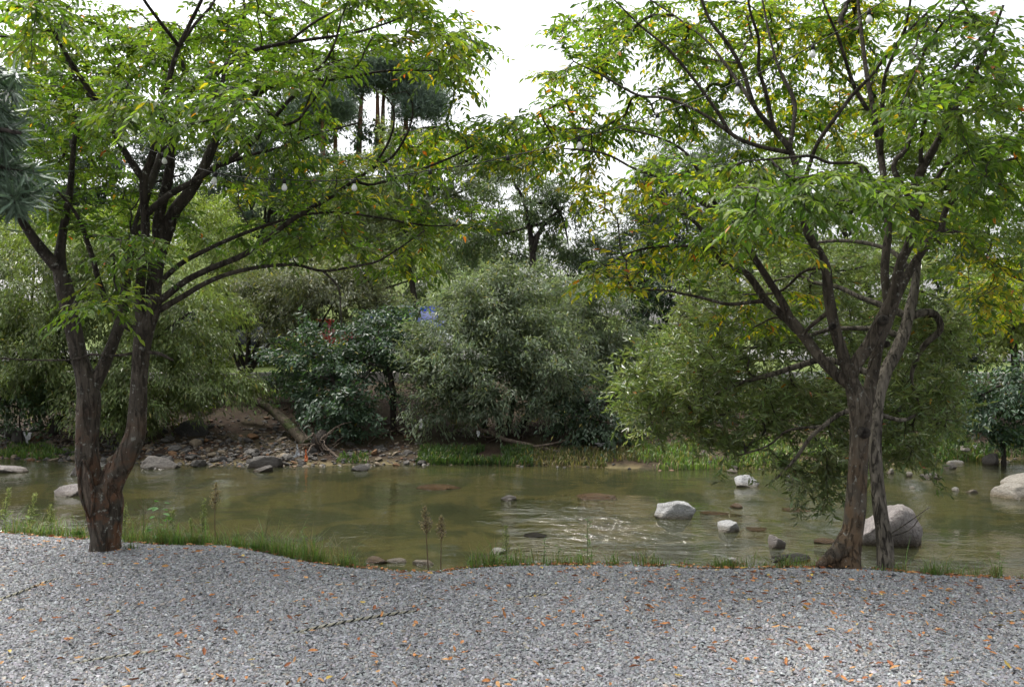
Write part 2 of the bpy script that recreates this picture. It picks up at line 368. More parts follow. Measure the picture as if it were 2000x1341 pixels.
# ------------------------------------------------------------------ leaves
def leaf_arrays(p, d, nrm_, L, Wd, col, six=True):
    n = len(p); d = norm(d); s = norm(np.cross(d, nrm_)); w_ = np.cross(s, d)
    if six:
        U = np.array([0, .28, .64, 1.0, .64, .28]); Vv = np.array([0, .5, .40, 0, -.40, -.5]); Ww = np.array([0, .045, .02, -.10, .02, .045])
        q_ = np.array([[0, 3, 2, 1], [0, 5, 4, 3]])
    else:
        U = np.array([0, .42, 1.0, .42]); Vv = np.array([0, .5, 0, -.5]); Ww = np.array([0, .05, -.05, .05]); q_ = None
    k = len(U)
    L = np.broadcast_to(L, (n,)); Wd = np.broadcast_to(Wd, (n,))
    X = p[:, None, :] + U[None, :, None] * L[:, None, None] * d[:, None, :] + Vv[None, :, None] * Wd[:, None, None] * s[:, None, :] \
        + Ww[None, :, None] * L[:, None, None] * w_[:, None, :]
    C = np.repeat(col, k, 0)
    if six:
        q = (np.arange(n)[:, None, None] * k + q_[None]).reshape(-1, 4); return X.reshape(-1, 3), None, q, C
    t_ = (np.arange(n)[:, None, None] * k + np.array([[0, 2, 1], [0, 3, 2]])[None]).reshape(-1, 3)
    return X.reshape(-1, 3), t_, None, C

# ------------------------------------------------------------------ tree skeletons
class Tree:
    def __init__(s):
        s.P = np.zeros((80000, 3)); s.D = np.zeros((80000, 3)); s.R = np.zeros(80000); s.par = np.full(80000, -1); s.n = 0
        s.limbs = []; s.twigs = []; s.lock = 0
    def _push(s, pts, rad, parent):
        T = norm(np.gradient(pts, axis=0)); i0 = s.n; k = len(pts); s.P[i0:i0 + k] = pts; s.D[i0:i0 + k] = T; s.R[i0:i0 + k] = rad
        s.par[i0:i0 + k] = np.arange(i0 - 1, i0 + k - 1); s.par[i0] = parent; s.n += k
        return np.arange(i0, i0 + k)
    def limb(s, pts, d, kind='branch', step=0.06, wig=0.0):
        """pts: (px, py, width px) traced from the photograph; d: depth of base (trunk) or of the tip (attached limb)"""
        if s.n == 0:
            d0, par = (d if np.isscalar(d) else d[0]), -1; d1 = d0 if np.isscalar(d) else d[1]
        else:
            pr = np.stack([s.P[:s.n, 0] / s.P[:s.n, 1] * F + CX, CY - (s.P[:s.n, 2] - H) / s.P[:s.n, 1] * F], 1)
            par = int(np.argmin(((pr - np.array(pts[0][:2])) ** 2).sum(1))); d0, d1 = s.P[par, 1], d
        a = np.array(pts, float); sg = np.concatenate([[0], np.cumsum(np.hypot(*np.diff(a[:, :2], axis=0).T))]); sg /= sg[-1]
        dd = d0 + (d1 - d0) * sg ** 1.2
        p4 = np.array([[*P(x, y, e_), wd / 2 / F * e_] for (x, y, wd), e_ in zip(pts, dd)])
        if par >= 0: p4 = np.vstack([[*s.P[par], min(p4[0, 3] * 1.1, s.R[par])], p4[1:] if np.linalg.norm(p4[0, :3] - s.P[par]) < 0.08 else p4])
        c = catmull(p4, step)
        if wig: c[1:-1, :3] += rng.normal(0, wig, (len(c) - 2, 3))
        idx = s._push(c[:, :3], np.maximum(c[:, 3], 0.002), par); s.limbs.append((kind, idx)); return idx
    def limb3(s, p4, kind='branch', step=0.1):
        p4 = np.array(p4, float); par = -1
        if s.n:
            par = int(np.argmin(((s.P[:s.n] - p4[0, :3]) ** 2).sum(1))); p4[0, :3] = s.P[par]
        c = catmull(p4, step); idx = s._push(c[:, :3], np.maximum(c[:, 3], 0.002), par); s.limbs.append((kind, idx)); return idx
    def grow(s, A, end, step=0.09, thick=0.07, wig=0.006, skip=0.0):
        """join every foliage point A to the skeleton by a curved twig, nearest first"""
        N0 = s.P[:s.n]; o = np.argsort([((N0 - a) ** 2).sum(1).min() for a in A]); out = [None] * len(A)
        for k in o:
            a = A[k]; v = a - s.P[:s.n]; d = np.linalg.norm(v, axis=1) + 1e-6
            cs = (v * s.D[:s.n]).sum(1) / d
            cost = d * (1.0 + 0.55 * (1 - cs)) + np.where(s.R[:s.n] > thick, 0.35, 0) + np.where(s.P[:s.n, 2] < skip, 5.0, 0)
            i = int(np.argmin(cost)); p0, L = s.P[i], d[i]; e = end[k] / (np.linalg.norm(end[k]) + 1e-9)
            c1 = p0 + (s.D[i] * 0.45 + v[i] / L * 0.55) * L * 0.4; c2 = a - e * L * 0.33
            n = max(4, int(L / step) + 2); u = np.linspace(0, 1, n)[:, None]
            b = (1 - u) ** 3 * p0 + 3 * (1 - u) ** 2 * u * c1 + 3 * (1 - u) * u * u * c2 + u ** 3 * a
            b[1:-1] += rng.normal(0, wig, (n - 2, 3))
            idx = s._push(b, 0.0, i); s.twigs.append(idx); out[k] = idx
        return out
    def radii(s, r1=0.0022, ex=0.5, rmax=0.03):
        cnt = np.zeros(s.n)
        for idx in s.twigs: cnt[idx[-1]] += 1
        for i in range(s.n - 1, -1, -1):
            p = s.par[i]
            if p >= 0: cnt[p] += cnt[i]
        z = s.R[:s.n] == 0; s.R[:s.n][z] = np.minimum(r1 * np.maximum(cnt[z], 1) ** ex + 0.0006, rmax)
    def twig_mesh(s, name, sides=4, acc=None):
        acc = acc or Acc()
        for idx in s.twigs:
            rr = s.R[idx].copy(); rr[0] = rr[min(1, len(rr) - 1)]; rr = np.linspace(1, 0.75, len(rr)) * rr
            acc.add(*tube(s.P[idx], rr, sides, cap=False))
        return acc

def patch_points(patches, mult=1.0):
    A, Yl, B = [], [], []
    for pt in patches:
        cx, cy, rx, ry, d0, d1, n, yel = pt[:8]; n = int(round(n * mult)); br = pt[8] if len(pt) > 8 else 0.0
        r = np.sqrt(rng.random(n)); th = rng.uniform(0, 2 * np.pi, n); dd = rng.uniform(d0, d1, n)
        for k in range(n):
            A.append(P(cx + rx * r[k] * math.cos(th[k]), cy + ry * r[k] * math.sin(th[k]), dd[k])); Yl.append(yel); B.append(br)
    return np.array(A), np.array(Yl), np.array(B)

GREENS = np.array([[0.058, 0.108, 0.018], [0.075, 0.132, 0.021], [0.096, 0.155, 0.025], [0.122, 0.178, 0.030]])
YELLOW = np.array([[0.34, 0.36, 0.030], [0.44, 0.37, 0.028], [0.24, 0.32, 0.030]])
ORANGE = np.array([[0.42, 0.17, 0.02], [0.36, 0.10, 0.018], [0.45, 0.26, 0.03]])

def sprays(tr, paths, yel, twig_acc, Lf=(0.046, 0.080), ratio=0.40, gap=0.025, side=(0.14, 0.34), sidegap=0.060, droop=0.28, down=0.26, length=0.62, six=True,
           greens=GREENS, spread=0.8, jitter=0.16):
    p_, d_, n_, l_, c_ = [], [], [], [], []
    up = np.array([0, 0, 1.0])
    for idx, yv in zip(paths, yel):
        pts = tr.P[idx]; seg = np.linalg.norm(np.diff(pts, axis=0), axis=1); cum = np.concatenate([[0], np.cumsum(seg)]); Lt = cum[-1]
        ln = min(Lt * 0.95, length * rng.uniform(0.8, 1.25)); s0 = Lt - ln
        tone = greens[rng.integers(len(greens))] * rng.uniform(0.85, 1.2)
        lines = [(pts, cum, s0, Lt, 0.9)]
        s_ = s0; sg = 1
        while s_ < Lt:
            a = np.array([np.interp(s_, cum, pts[:, m]) for m in range(3)]); b = np.array([np.interp(min(s_ + .06, Lt), cum, pts[:, m]) for m in range(3)])
            tdir = norm(b - a + 1e-6); sd = norm(np.cross(tdir, up) + 1e-6) * sg
            fr_ = (Lt - s_) / max(ln, 1e-3); Ls = rng.uniform(*side) * (0.45 + 0.75 * fr_)
            dr = norm(tdir * 0.65 + sd * spread + up * rng.normal(0.02, 0.18 if jitter < .3 else .6)); m = 4
            u = np.linspace(0, 1, m)[:, None]
            q = a + dr * Ls * u + np.array([0, 0, -1.0]) * (u ** 2) * Ls * droop * rng.uniform(.3, 1.1)
            twig_acc.add(*tube(q, np.linspace(0.0017, 0.0009, m), 3, cap=False))
            sc_ = np.concatenate([[0], np.cumsum(np.linalg.norm(np.diff(q, axis=0), axis=1))]); lines.append((q, sc_, gap * .6, sc_[-1], 1.0))
            s_ += sidegap * rng.uniform(.7, 1.3); sg = -sg
        for q, cu, a0, a1, _ in lines:
            ss = np.arange(a0, a1 + 1e-4, gap) + rng.normal(0, gap * .15, len(np.arange(a0, a1 + 1e-4, gap))); k = len(ss)
            if k == 0: continue
            pp = np.stack([np.interp(ss, cu, q[:, m]) for m in range(3)], 1)
            td = norm(np.stack([np.interp(ss + .02, cu, q[:, m]) for m in range(3)], 1) - np.stack([np.interp(ss - .02, cu, q[:, m]) for m in range(3)], 1) + 1e-6)
            sd = norm(np.cross(td, up) + 1e-6) * np.where(np.arange(k) % 2, 1, -1)[:, None]
            if k > 1: sd[-1] *= 0.1
            dd = norm(td * 0.6 + sd * 0.75 - up * rng.uniform(0.1, 1.0, (k, 1)) * down * 2 + rng.normal(0, jitter, (k, 3)))
            nn = norm(up + rng.normal(0, .33 if jitter < .3 else .8, (k, 3)))
            cc = tone[None] * rng.uniform(.75, 1.3, (k, 1)) * (1 + rng.normal(0, .06, (k, 3)))
            m1 = rng.random(k) < yv * 0.7; cc[m1] = YELLOW[rng.integers(3, size=m1.sum())] * rng.uniform(.7, 1.1, (m1.sum(), 1))
            m2 = rng.random(k) < 0.004 + yv * 0.025; cc[m2] = ORANGE[rng.integers(3, size=m2.sum())]
            p_.append(pp); d_.append(dd); n_.append(nn); l_.append(rng.uniform(*Lf, k) * (1 + 0.0 * k)); c_.append(cc)
    p_, d_, n_, l_, c_ = map(np.concatenate, (p_, d_, n_, l_, c_))
    return leaf_arrays(p_, d_, n_, l_, l_ * ratio * rng.uniform(.85, 1.15, len(l_)), np.clip(c_, .005, .6), six)

def finish_tree(tr, root, acc_leaf, acc_twig, trunk_mat, branch_mat, leaf_m, trunk_sides=22, rough=0.06, ridge=0.0, nr=0):
    for kind, idx in tr.limbs:
        tk = kind == 'trunk'
        V, t_, q_ = tube(tr.P[idx], tr.R[idx], trunk_sides if tk else 10, rough if tk else 0.05, 6.0, True, ridge if tk else 0, nr)
        obj(kind, mesh(kind, V, t_, q_, smooth=True), trunk_mat if tk else branch_mat, root)
    obj('twigs', acc_twig.mesh('twigs', True), M['bark_branch'], root, kind='stuff')
    obj('foliage', acc_leaf.mesh('foliage', False), leaf_m, root, kind='stuff')

# ------------------------------------------------------------------ left zelkova
def left_zelkova():
    root = thing('zelkova_tree', 'zelkova with a double trunk and split reddish bark standing in the gravel at left', 'tree')
    tr = Tree()
    tr.limb([(205, 1090, 66), (206, 1068, 60), (207, 1045, 58), (205, 1010, 68), (203, 975, 74), (196, 945, 66)], (7.2, 7.2), 'trunk', 0.04)
    tr.limb([(200, 985, 54), (180, 938, 48), (172, 900, 45), (171, 850, 43), (173, 805, 44), (174, 770, 42), (163, 725, 34), (152, 690, 32), (139, 625, 31), (124, 555, 32), (116, 518, 25), (122, 460, 16), (136, 380, 13), (142, 310, 10), (150, 230, 7)], 7.2, 'trunk', 0.04)
    tr.limb([(205, 985, 52), (222, 930, 50), (243, 895, 43), (262, 853, 37), (269, 800, 34), (273, 730, 32), (277, 680, 35), (283, 645, 35), (298, 605, 30), (301, 555, 29), (308, 503, 28), (326, 450, 27), (342, 410, 24), (368, 378, 22), (396, 333, 20), (420, 273, 18), (438, 235, 15), (470, 200, 13), (515, 175, 11), (561, 151, 9), (631, 130, 7), (697, 109, 5), (790, 80, 3)], 7.4, 'trunk', 0.04)
    lm = lambda p, d: tr.limb(p, d)
    lm([(120, 530, 22), (88, 495, 22), (60, 457, 18), (25, 400, 13), (0, 330, 9), (-30, 250, 6)], 6.2)
    lm([(178, 768, 26), (196, 728, 25), (210, 695, 23), (224, 660, 22), (235, 625, 22), (245, 555, 21), (252, 503, 20), (262, 460, 18), (290, 370, 16), (312, 310, 14), (335, 240, 10), (360, 150, 7)], 8.2)
    lm([(277, 660, 22), (273, 590, 20), (277, 520, 20), (284, 450, 18), (283, 420, 17), (281, 352, 16), (294, 315, 15), (308, 263, 13), (322, 193, 12), (336, 133, 10), (350, 91, 9), (371, 46, 8), (396, -5, 7), (430, -90, 4)], 6.7)
    lm([(281, 355, 13), (245, 298, 13), (210, 231, 11), (189, 196, 10), (154, 147, 9), (119, 88, 8), (84, 18, 7), (50, -60, 4)], 6.0)
    lm([(350, 91, 7), (315, 46, 7), (280, -2, 6), (250, -60, 4)], 6.0)
    lm([(352, 88, 6), (385, 42, 6), (417, 5, 5), (440, -60, 3)], 7.2)
    lm([(515, 175, 7), (578, 154, 7), (640, 156, 6), (697, 148, 5), (760, 138, 4), (850, 138, 3)], 7.0)
    lm([(420, 275, 12), (430, 210, 10), (440, 130, 8), (470, 50, 6), (480, -40, 4)], 8.5)
    lm([(300, 480, 22), (308, 438, 21), (328, 350, 20), (336, 287, 16), (350, 190, 11), (361, 182, 11), (413, 150, 10), (455, 119, 9), (498, 98, 8), (561, 84, 7), (697, 63, 5), (800, 30, 3)], 6.3)
    lm([(561, 84, 5), (620, 40, 5), (690, 5, 4), (760, -40, 3)], 6.4)
    lm([(296, 420, 13), (333, 379, 13), (379, 354, 12), (421, 326, 11), (459, 305, 10), (512, 259, 9), (561, 200, 8), (603, 161, 6), (648, 98, 5), (666, 40, 4), (690, -30, 3)], 6.2)
    lm([(512, 259, 6), (575, 238, 6), (596, 217, 5), (631, 168, 4), (645, 130, 3)], 6.0)
    lm([(421, 326, 7), (500, 300, 6), (560, 285, 5), (620, 262, 4), (700, 240, 3)], 7.0)
    lm([(300, 612, 13.6), (350, 583, 11.2), (403, 552, 9.6), (456, 532, 8.8), (519, 520, 7.2), (578, 517, 6.4), (631, 529, 5.6), (703, 518, 4.8), (738, 510, 4.0), (773, 489, 3.2), (830, 450, 2.4)], 6.9)
    lm([(631, 529, 5), (660, 560, 4), (665, 600, 3), (668, 640, 2)], 6.8)
    lm([(306, 600, 14.4), (336, 569, 13.6), (368, 545, 12.8), (421, 520, 12.0), (473, 499, 11.2), (519, 468, 10.4), (568, 431, 9.6), (613, 403, 8.8), (655, 379, 8.0), (694, 350, 7.2), (720, 333, 5.6), (752, 291, 4.8), (769, 245, 4.0), (765, 205, 3.2), (735, 175, 2.4), (690, 168, 1.6)], 7.0)
    lm([(694, 352, 6), (720, 361, 6), (790, 343, 5), (846, 322, 5), (895, 301, 4), (930, 280, 3)], 7.4)
    lm([(720, 333, 5), (768, 304, 5), (800, 250, 4), (806, 205, 3), (795, 180, 2), (765, 185, 2)], 6.6)
    lm([(308, 560, 11.2), (350, 517, 10.4), (403, 488, 8.8), (456, 464, 8.0), (520, 440, 6.4), (590, 420, 5.6), (660, 415, 4.8), (740, 425, 4.0), (830, 440, 3.2), (900, 440, 2.4)], 7.6)
    lm([(262, 645, 15), (240, 632, 14), (210, 590, 12), (193, 548, 11), (175, 485, 10), (150, 420, 7), (110, 370, 4)], 6.2)
    lm([(276, 688, 9), (310, 690, 6), (338, 703, 4)], 7.1)
    lm([(270, 685, 6), (217, 695, 5), (179, 692, 5), (140, 702, 4), (70, 703, 3), (-20, 698, 3)], 6.9)
    pats = [(60, 60, 90, 80, 5.5, 8.5, 18, .12), (200, 110, 160, 90, 7, 10.5, 46, 0), (330, 205, 180, 55, 4.9, 6.4, 26, .03), (250, 60, 200, 60, 7, 10, 22, 0), (430, 90, 150, 90, 7, 10.5, 44, 0),
            (600, 50, 170, 80, 6.4, 9.8, 38, .03), (770, 45, 140, 65, 5.5, 8.5, 26, .08), (880, 80, 90, 60, 6, 8, 11, .12), (540, 140, 160, 45, 5.5, 9, 26, 0), (880, 140, 70, 50, 6, 8.5, 8, .18),
            (130, 200, 140, 80, 6, 9, 26, .02), (130, 330, 140, 90, 6.8, 10, 38, 0), (230, 420, 150, 60, 7.2, 9, 20, 0), (250, 490, 80, 50, 6, 7.5, 9, .03), (190, 588, 80, 24, 5.9, 6.8, 8, .03),
            (420, 240, 120, 50, 5.5, 7.5, 14, .03), (520, 270, 90, 55, 6, 9, 9, .12), (620, 270, 90, 50, 6.5, 9, 5, .18), (560, 360, 140, 45, 6.5, 9, 14, .15), (760, 330, 140, 55, 6.5, 9, 14, .25),
            (890, 280, 110, 40, 7, 9, 13, .35), (700, 430, 150, 55, 6.5, 9, 15, .12), (890, 430, 100, 50, 7, 9, 11, .2), (520, 470, 110, 40, 6.5, 8.5, 9, 0), (750, 520, 110, 30, 7, 8.5, 7, .15),
            (300, -110, 330, 70, 5, 9.5, 40, 0), (720, -100, 220, 70, 5, 9, 24, .05), (-120, 200, 120, 250, 5.5, 9, 30, 0)]
    A, Yl, _ = patch_points(pats, 1.75)
    c = tr.P[0]; out = norm((A - c) * np.array([1, 1, 0])); end = out + np.array([0, 0, -.12]) + rng.normal(0, .2, A.shape) * np.array([1, 1, .5])
    paths = tr.grow(A, end, skip=1.2); tr.radii()
    tw = tr.twig_mesh('twigs'); lf = Acc(); lf.add(*sprays(tr, paths, Yl, tw))
    finish_tree(tr, root, lf, tw, M['bark_red'], M['bark_red'], M['zelkova_leaf'], 26, 0.12)
    # peeled wood and the torn bark rims on the left stem
    V = []; n = 14
    for k in range(n):
        y = 900 + k * (1010 - 900) / (n - 1); c = 167 + (y - 900) * 0.10; h = 11 * math.sin(math.pi * (k + .5) / n) + 1
        dd = 7.12 - 0.085
        V += [P(c - h, y, dd + 0.03), P(c, y, dd - 0.006), P(c + h, y, dd + 0.012)]
    qd = [[3 * k + a, 3 * k + a + 1, 3 * k + a + 4, 3 * k + a + 3] for k in range(n - 1) for a in (0, 1)]
    o = obj('bare_wood', mesh('bare_wood', V, quads=qd, smooth=True), M['dead_wood'], root); o['label'] = 'pale bare wood where the bark has peeled off'
    for x0, sgn in ((156, -1), (180, 1)):
        pts = [P(168 + sgn * 12 * math.sin(math.pi * s) + (s - .5) * 14, 895 + 120 * s, 7.12 - 0.09 + 0.015 * abs(sgn - 1)) for s in np.linspace(0, 1, 14)]
        V, t_, q_ = tube(pts, [0.004 + 0.011 * math.sin(math.pi * s) for s in np.linspace(0, 1, 14)], 8, 0.3)
        obj('bark_rim', mesh('bark_rim', V, t_, q_, smooth=True), M['bark_red'], root)
left_zelkova()

# ------------------------------------------------------------------ right zelkova
def right_zelkova():
    root = thing('zelkova_tree', 'vase-shaped zelkova with a thick single trunk and yellowing leaves at right', 'tree')
    tr = Tree()
    tr.limb([(1648, 1120, 72.2), (1652, 1096, 61.9), (1659, 1070, 48.2), (1666, 1030, 40.4), (1670, 1000, 38.7), (1676, 920, 36.1), (1679, 850, 37.0), (1681, 815, 41.3), (1676, 785, 39.6), (1666, 755, 31.0), (1657, 728, 25.8), (1642, 680, 22.4), (1629, 635, 20.6), (1618, 573, 19.8), (1613, 522, 18.9), (1591, 478, 17.2), (1577, 450, 16.3), (1565, 400, 13.8), (1560, 345, 12.9), (1542, 291, 12.0), (1517, 259, 10.3), (1475, 210, 9.5), (1451, 140, 7.7), (1423, 88, 6.9), (1388, 42, 6.0), (1370, 0, 5.2), (1340, -70, 3.4)], (6.74, 6.55), 'trunk', 0.04)
    tr.limb([(1664, 1035, 40), (1645, 1068, 36), (1622, 1088, 26), (1598, 1103, 14)], 6.6, 'root', 0.04)
    lm = lambda p, d: tr.limb(p, d)
    lm([(1662, 755, 24), (1633, 730, 23), (1605, 702, 22), (1573, 660, 21), (1545, 625, 20), (1524, 611, 17), (1496, 587, 16), (1475, 555, 15), (1454, 531, 13), (1416, 517, 12), (1398, 495, 10), (1377, 457, 9), (1340, 420, 6), (1280, 390, 4)], 7.6)
    lm([(1545, 627, 16), (1524, 583, 15), (1500, 545, 14), (1468, 495, 13), (1440, 450, 12), (1405, 417, 11), (1346, 379, 9), (1300, 350, 7), (1240, 330, 5), (1180, 300, 4), (1100, 290, 3)], 6.2)
    lm([(1405, 417, 8), (1377, 357, 7), (1340, 300, 6), (1290, 270, 4), (1210, 250, 3)], 6.0)
    lm([(1416, 517, 7), (1385, 490, 7), (1346, 481, 6), (1300, 481, 5), (1240, 490, 4), (1180, 520, 3)], 7.3)
    lm([(1500, 588, 9), (1465, 590, 8), (1423, 594, 7), (1377, 583, 6), (1335, 574, 5), (1290, 566, 4), (1230, 570, 3)], 7.0)
    lm([(1517, 262, 9), (1510, 245, 9), (1496, 182, 8), (1482, 133, 7), (1482, 77, 6), (1465, 21, 5), (1455, -60, 4)], 5.8)
    lm([(1543, 295, 9), (1550, 240, 8), (1551, 196, 8), (1524, 140, 6), (1507, 88, 5), (1493, 21, 4), (1480, -50, 3)], 7.2)
    lm([(1540, 300, 9), (1480, 285, 8), (1430, 263, 8), (1405, 224, 7), (1370, 175, 6), (1335, 130, 6), (1300, 91, 5), (1250, 50, 4), (1200, 0, 3)], 6.6)
    lm([(1430, 265, 7), (1370, 221, 6), (1302, 192, 6), (1246, 186, 5), (1180, 150, 4), (1120, 120, 3)], 7.3)
    lm([(1475, 210, 7), (1420, 130, 6), (1380, 80, 5), (1330, 40, 4), (1270, 0, 3)], 7.6)
    lm([(1662, 740, 27), (1672, 709, 27), (1696, 674, 26), (1721, 625, 25), (1742, 583, 23), (1759, 513, 20), (1770, 490, 19), (1784, 450, 18), (1787, 420, 18), (1783, 385, 19), (1798, 336, 18), (1826, 287, 15), (1855, 230, 12), (1896, 158, 9), (1930, 90, 7), (1960, 10, 5)], 5.9)
    lm([(1784, 400, 12), (1745, 326, 11), (1770, 291, 10), (1784, 245, 9), (1815, 175, 8), (1847, 154, 8), (1892, 98, 6), (1950, 40, 4)], 6.8)
    lm([(1682, 835, 31.0), (1688, 800, 28.4), (1697, 765, 25.8), (1707, 716, 24.1), (1717, 667, 22.4), (1735, 625, 20.6), (1750, 583, 18.9), (1770, 541, 17.2), (1791, 506, 16.3), (1815, 471, 15.5), (1838, 450, 12.9), (1847, 410, 11.2), (1892, 361, 8.6), (1950, 320, 6.0), (2020, 300, 4.3)], 7.3)
    lm([(1735, 600, 17), (1731, 566, 17), (1728, 520, 17), (1735, 450, 16), (1731, 403, 15), (1724, 330, 13), (1714, 270, 12), (1703, 200, 10), (1692, 140, 9), (1679, 35, 7), (1672, -50, 4)], 7.4)
    lm([(1714, 270, 9), (1703, 231, 9), (1671, 175, 8), (1652, 120, 7), (1636, 70, 6), (1610, 10, 4), (1590, -60, 3)], 6.6)
    lm([(1720, 300, 9), (1724, 196, 8), (1731, 140, 7), (1763, 70, 6), (1775, 21, 5), (1785, -50, 4)], 6.2)
    lm([(1568, 380, 9), (1585, 310, 8), (1601, 273, 8), (1636, 224, 8), (1665, 186, 8), (1700, 150, 7), (1724, 119, 7), (1766, 70, 6), (1808, 28, 5), (1850, -10, 4)], 6.0)
    lm([(1735, 430, 8), (1700, 345, 8), (1670, 320, 7), (1620, 318, 6), (1585, 305, 6), (1540, 308, 5), (1450, 315, 3)], 5.2)
    lm([(1792, 415, 10), (1838, 335, 8), (1875, 301, 7), (1917, 287, 6), (1997, 277, 5), (2070, 270, 3)], 6.2)
    lm([(1800, 330, 8), (1800, 270, 8), (1812, 200, 7), (1800, 120, 6), (1830, 60, 5), (1880, 0, 4)], 5.6)
    lm([(1838, 452, 8), (1878, 457, 7), (1903, 485, 6), (1931, 510, 5), (1990, 545, 4), (2050, 560, 3)], 8.4)
    lm([(1617, 600, 9), (1580, 640, 7), (1560, 655, 5), (1520, 620, 4), (1470, 640, 3)], 7.2)
    lm([(1612, 522, 7), (1570, 530, 6), (1520, 570, 5), (1450, 575, 3)], 7.8)
    pats = [(1150, 60, 95, 60, 6.6, 9, 12, .12), (1130, 165, 85, 60, 6, 8.5, 11, .18), (1250, 100, 130, 90, 6.8, 9.8, 25, .15), (1220, 240, 160, 55, 6.8, 9.5, 20, .25), (1000, 245, 100, 30, 6.5, 8, 9, .15),
            (1050, 310, 120, 45, 6.5, 8.5, 14, .4), (1400, 80, 140, 90, 7, 10.5, 30, .2), (1550, 60, 140, 80, 7.4, 10.5, 26, .35), (1700, 80, 140, 90, 7.4, 10.5, 22, .35), (1650, 200, 200, 70, 7, 10, 28, .5),
            (1450, 220, 160, 70, 7, 10, 26, .25), (1870, 90, 120, 90, 4.8, 7.5, 22, .03), (1880, 220, 130, 80, 4.8, 7.5, 36, 0), (1930, 340, 100, 70, 5, 8, 22, .03), (1400, 330, 140, 50, 5.2, 7, 17, .12),
            (1570, 385, 190, 50, 4.6, 5.9, 30, 0), (1720, 370, 70, 50, 5, 6.5, 8, 0), (1200, 385, 100, 40, 6.5, 8.5, 10, .75), (1330, 430, 110, 50, 6.5, 8.5, 12, .35), (1200, 545, 85, 50, 6.5, 8, 9, .85),
            (1330, 505, 110, 40, 6.5, 8, 10, .5), (1480, 470, 120, 50, 6, 8, 12, .2), (1500, 605, 110, 45, 7, 8, 7, .7), (1850, 420, 130, 50, 6, 8.5, 15, .2), (1930, 520, 80, 60, 7, 9.5, 12, .7),
            (1950, 600, 60, 45, 7, 9.5, 8, .85), (1500, -110, 380, 70, 5.5, 9, 40, .1), (1880, -100, 160, 70, 5, 8, 20, 0), (2120, 250, 110, 250, 5, 8.5, 28, 0)]
    A, Yl, _ = patch_points(pats, 1.7)
    c = tr.P[0]; out = norm((A - c) * np.array([1, 1, 0])); end = out + np.array([0, 0, -.08]) + rng.normal(0, .2, A.shape) * np.array([1, 1, .5])
    paths = tr.grow(A, end, skip=1.2); tr.radii()
    tw = tr.twig_mesh('twigs'); lf = Acc(); lf.add(*sprays(tr, paths, Yl, tw))
    finish_tree(tr, root, lf, tw, M['bark_grey'], M['bark_grey'], M['zelkova_leaf'], 26, 0.10)
    for (x, y, d_, r_) in ((1727, 625, 6.55, .035), (1628, 637, 6.55, .022), (1690, 845, 6.64, .04), (1733, 672, 6.9, .025)):   # pruned knots
        p = P(x, y, d_ - 0.05); a = Acc()
        V, t_, q_ = tube([p + np.array([0, .04, 0]), p, p + np.array([0, -.012, 0]), p + np.array([0, -.004, 0])], [r_ * 1.1, r_, r_ * .75, r_ * .3], 12, 0.1)
        obj('knot', mesh('knot', V, t_, q_, smooth=True), M['bark_dark'], root)
right_zelkova()

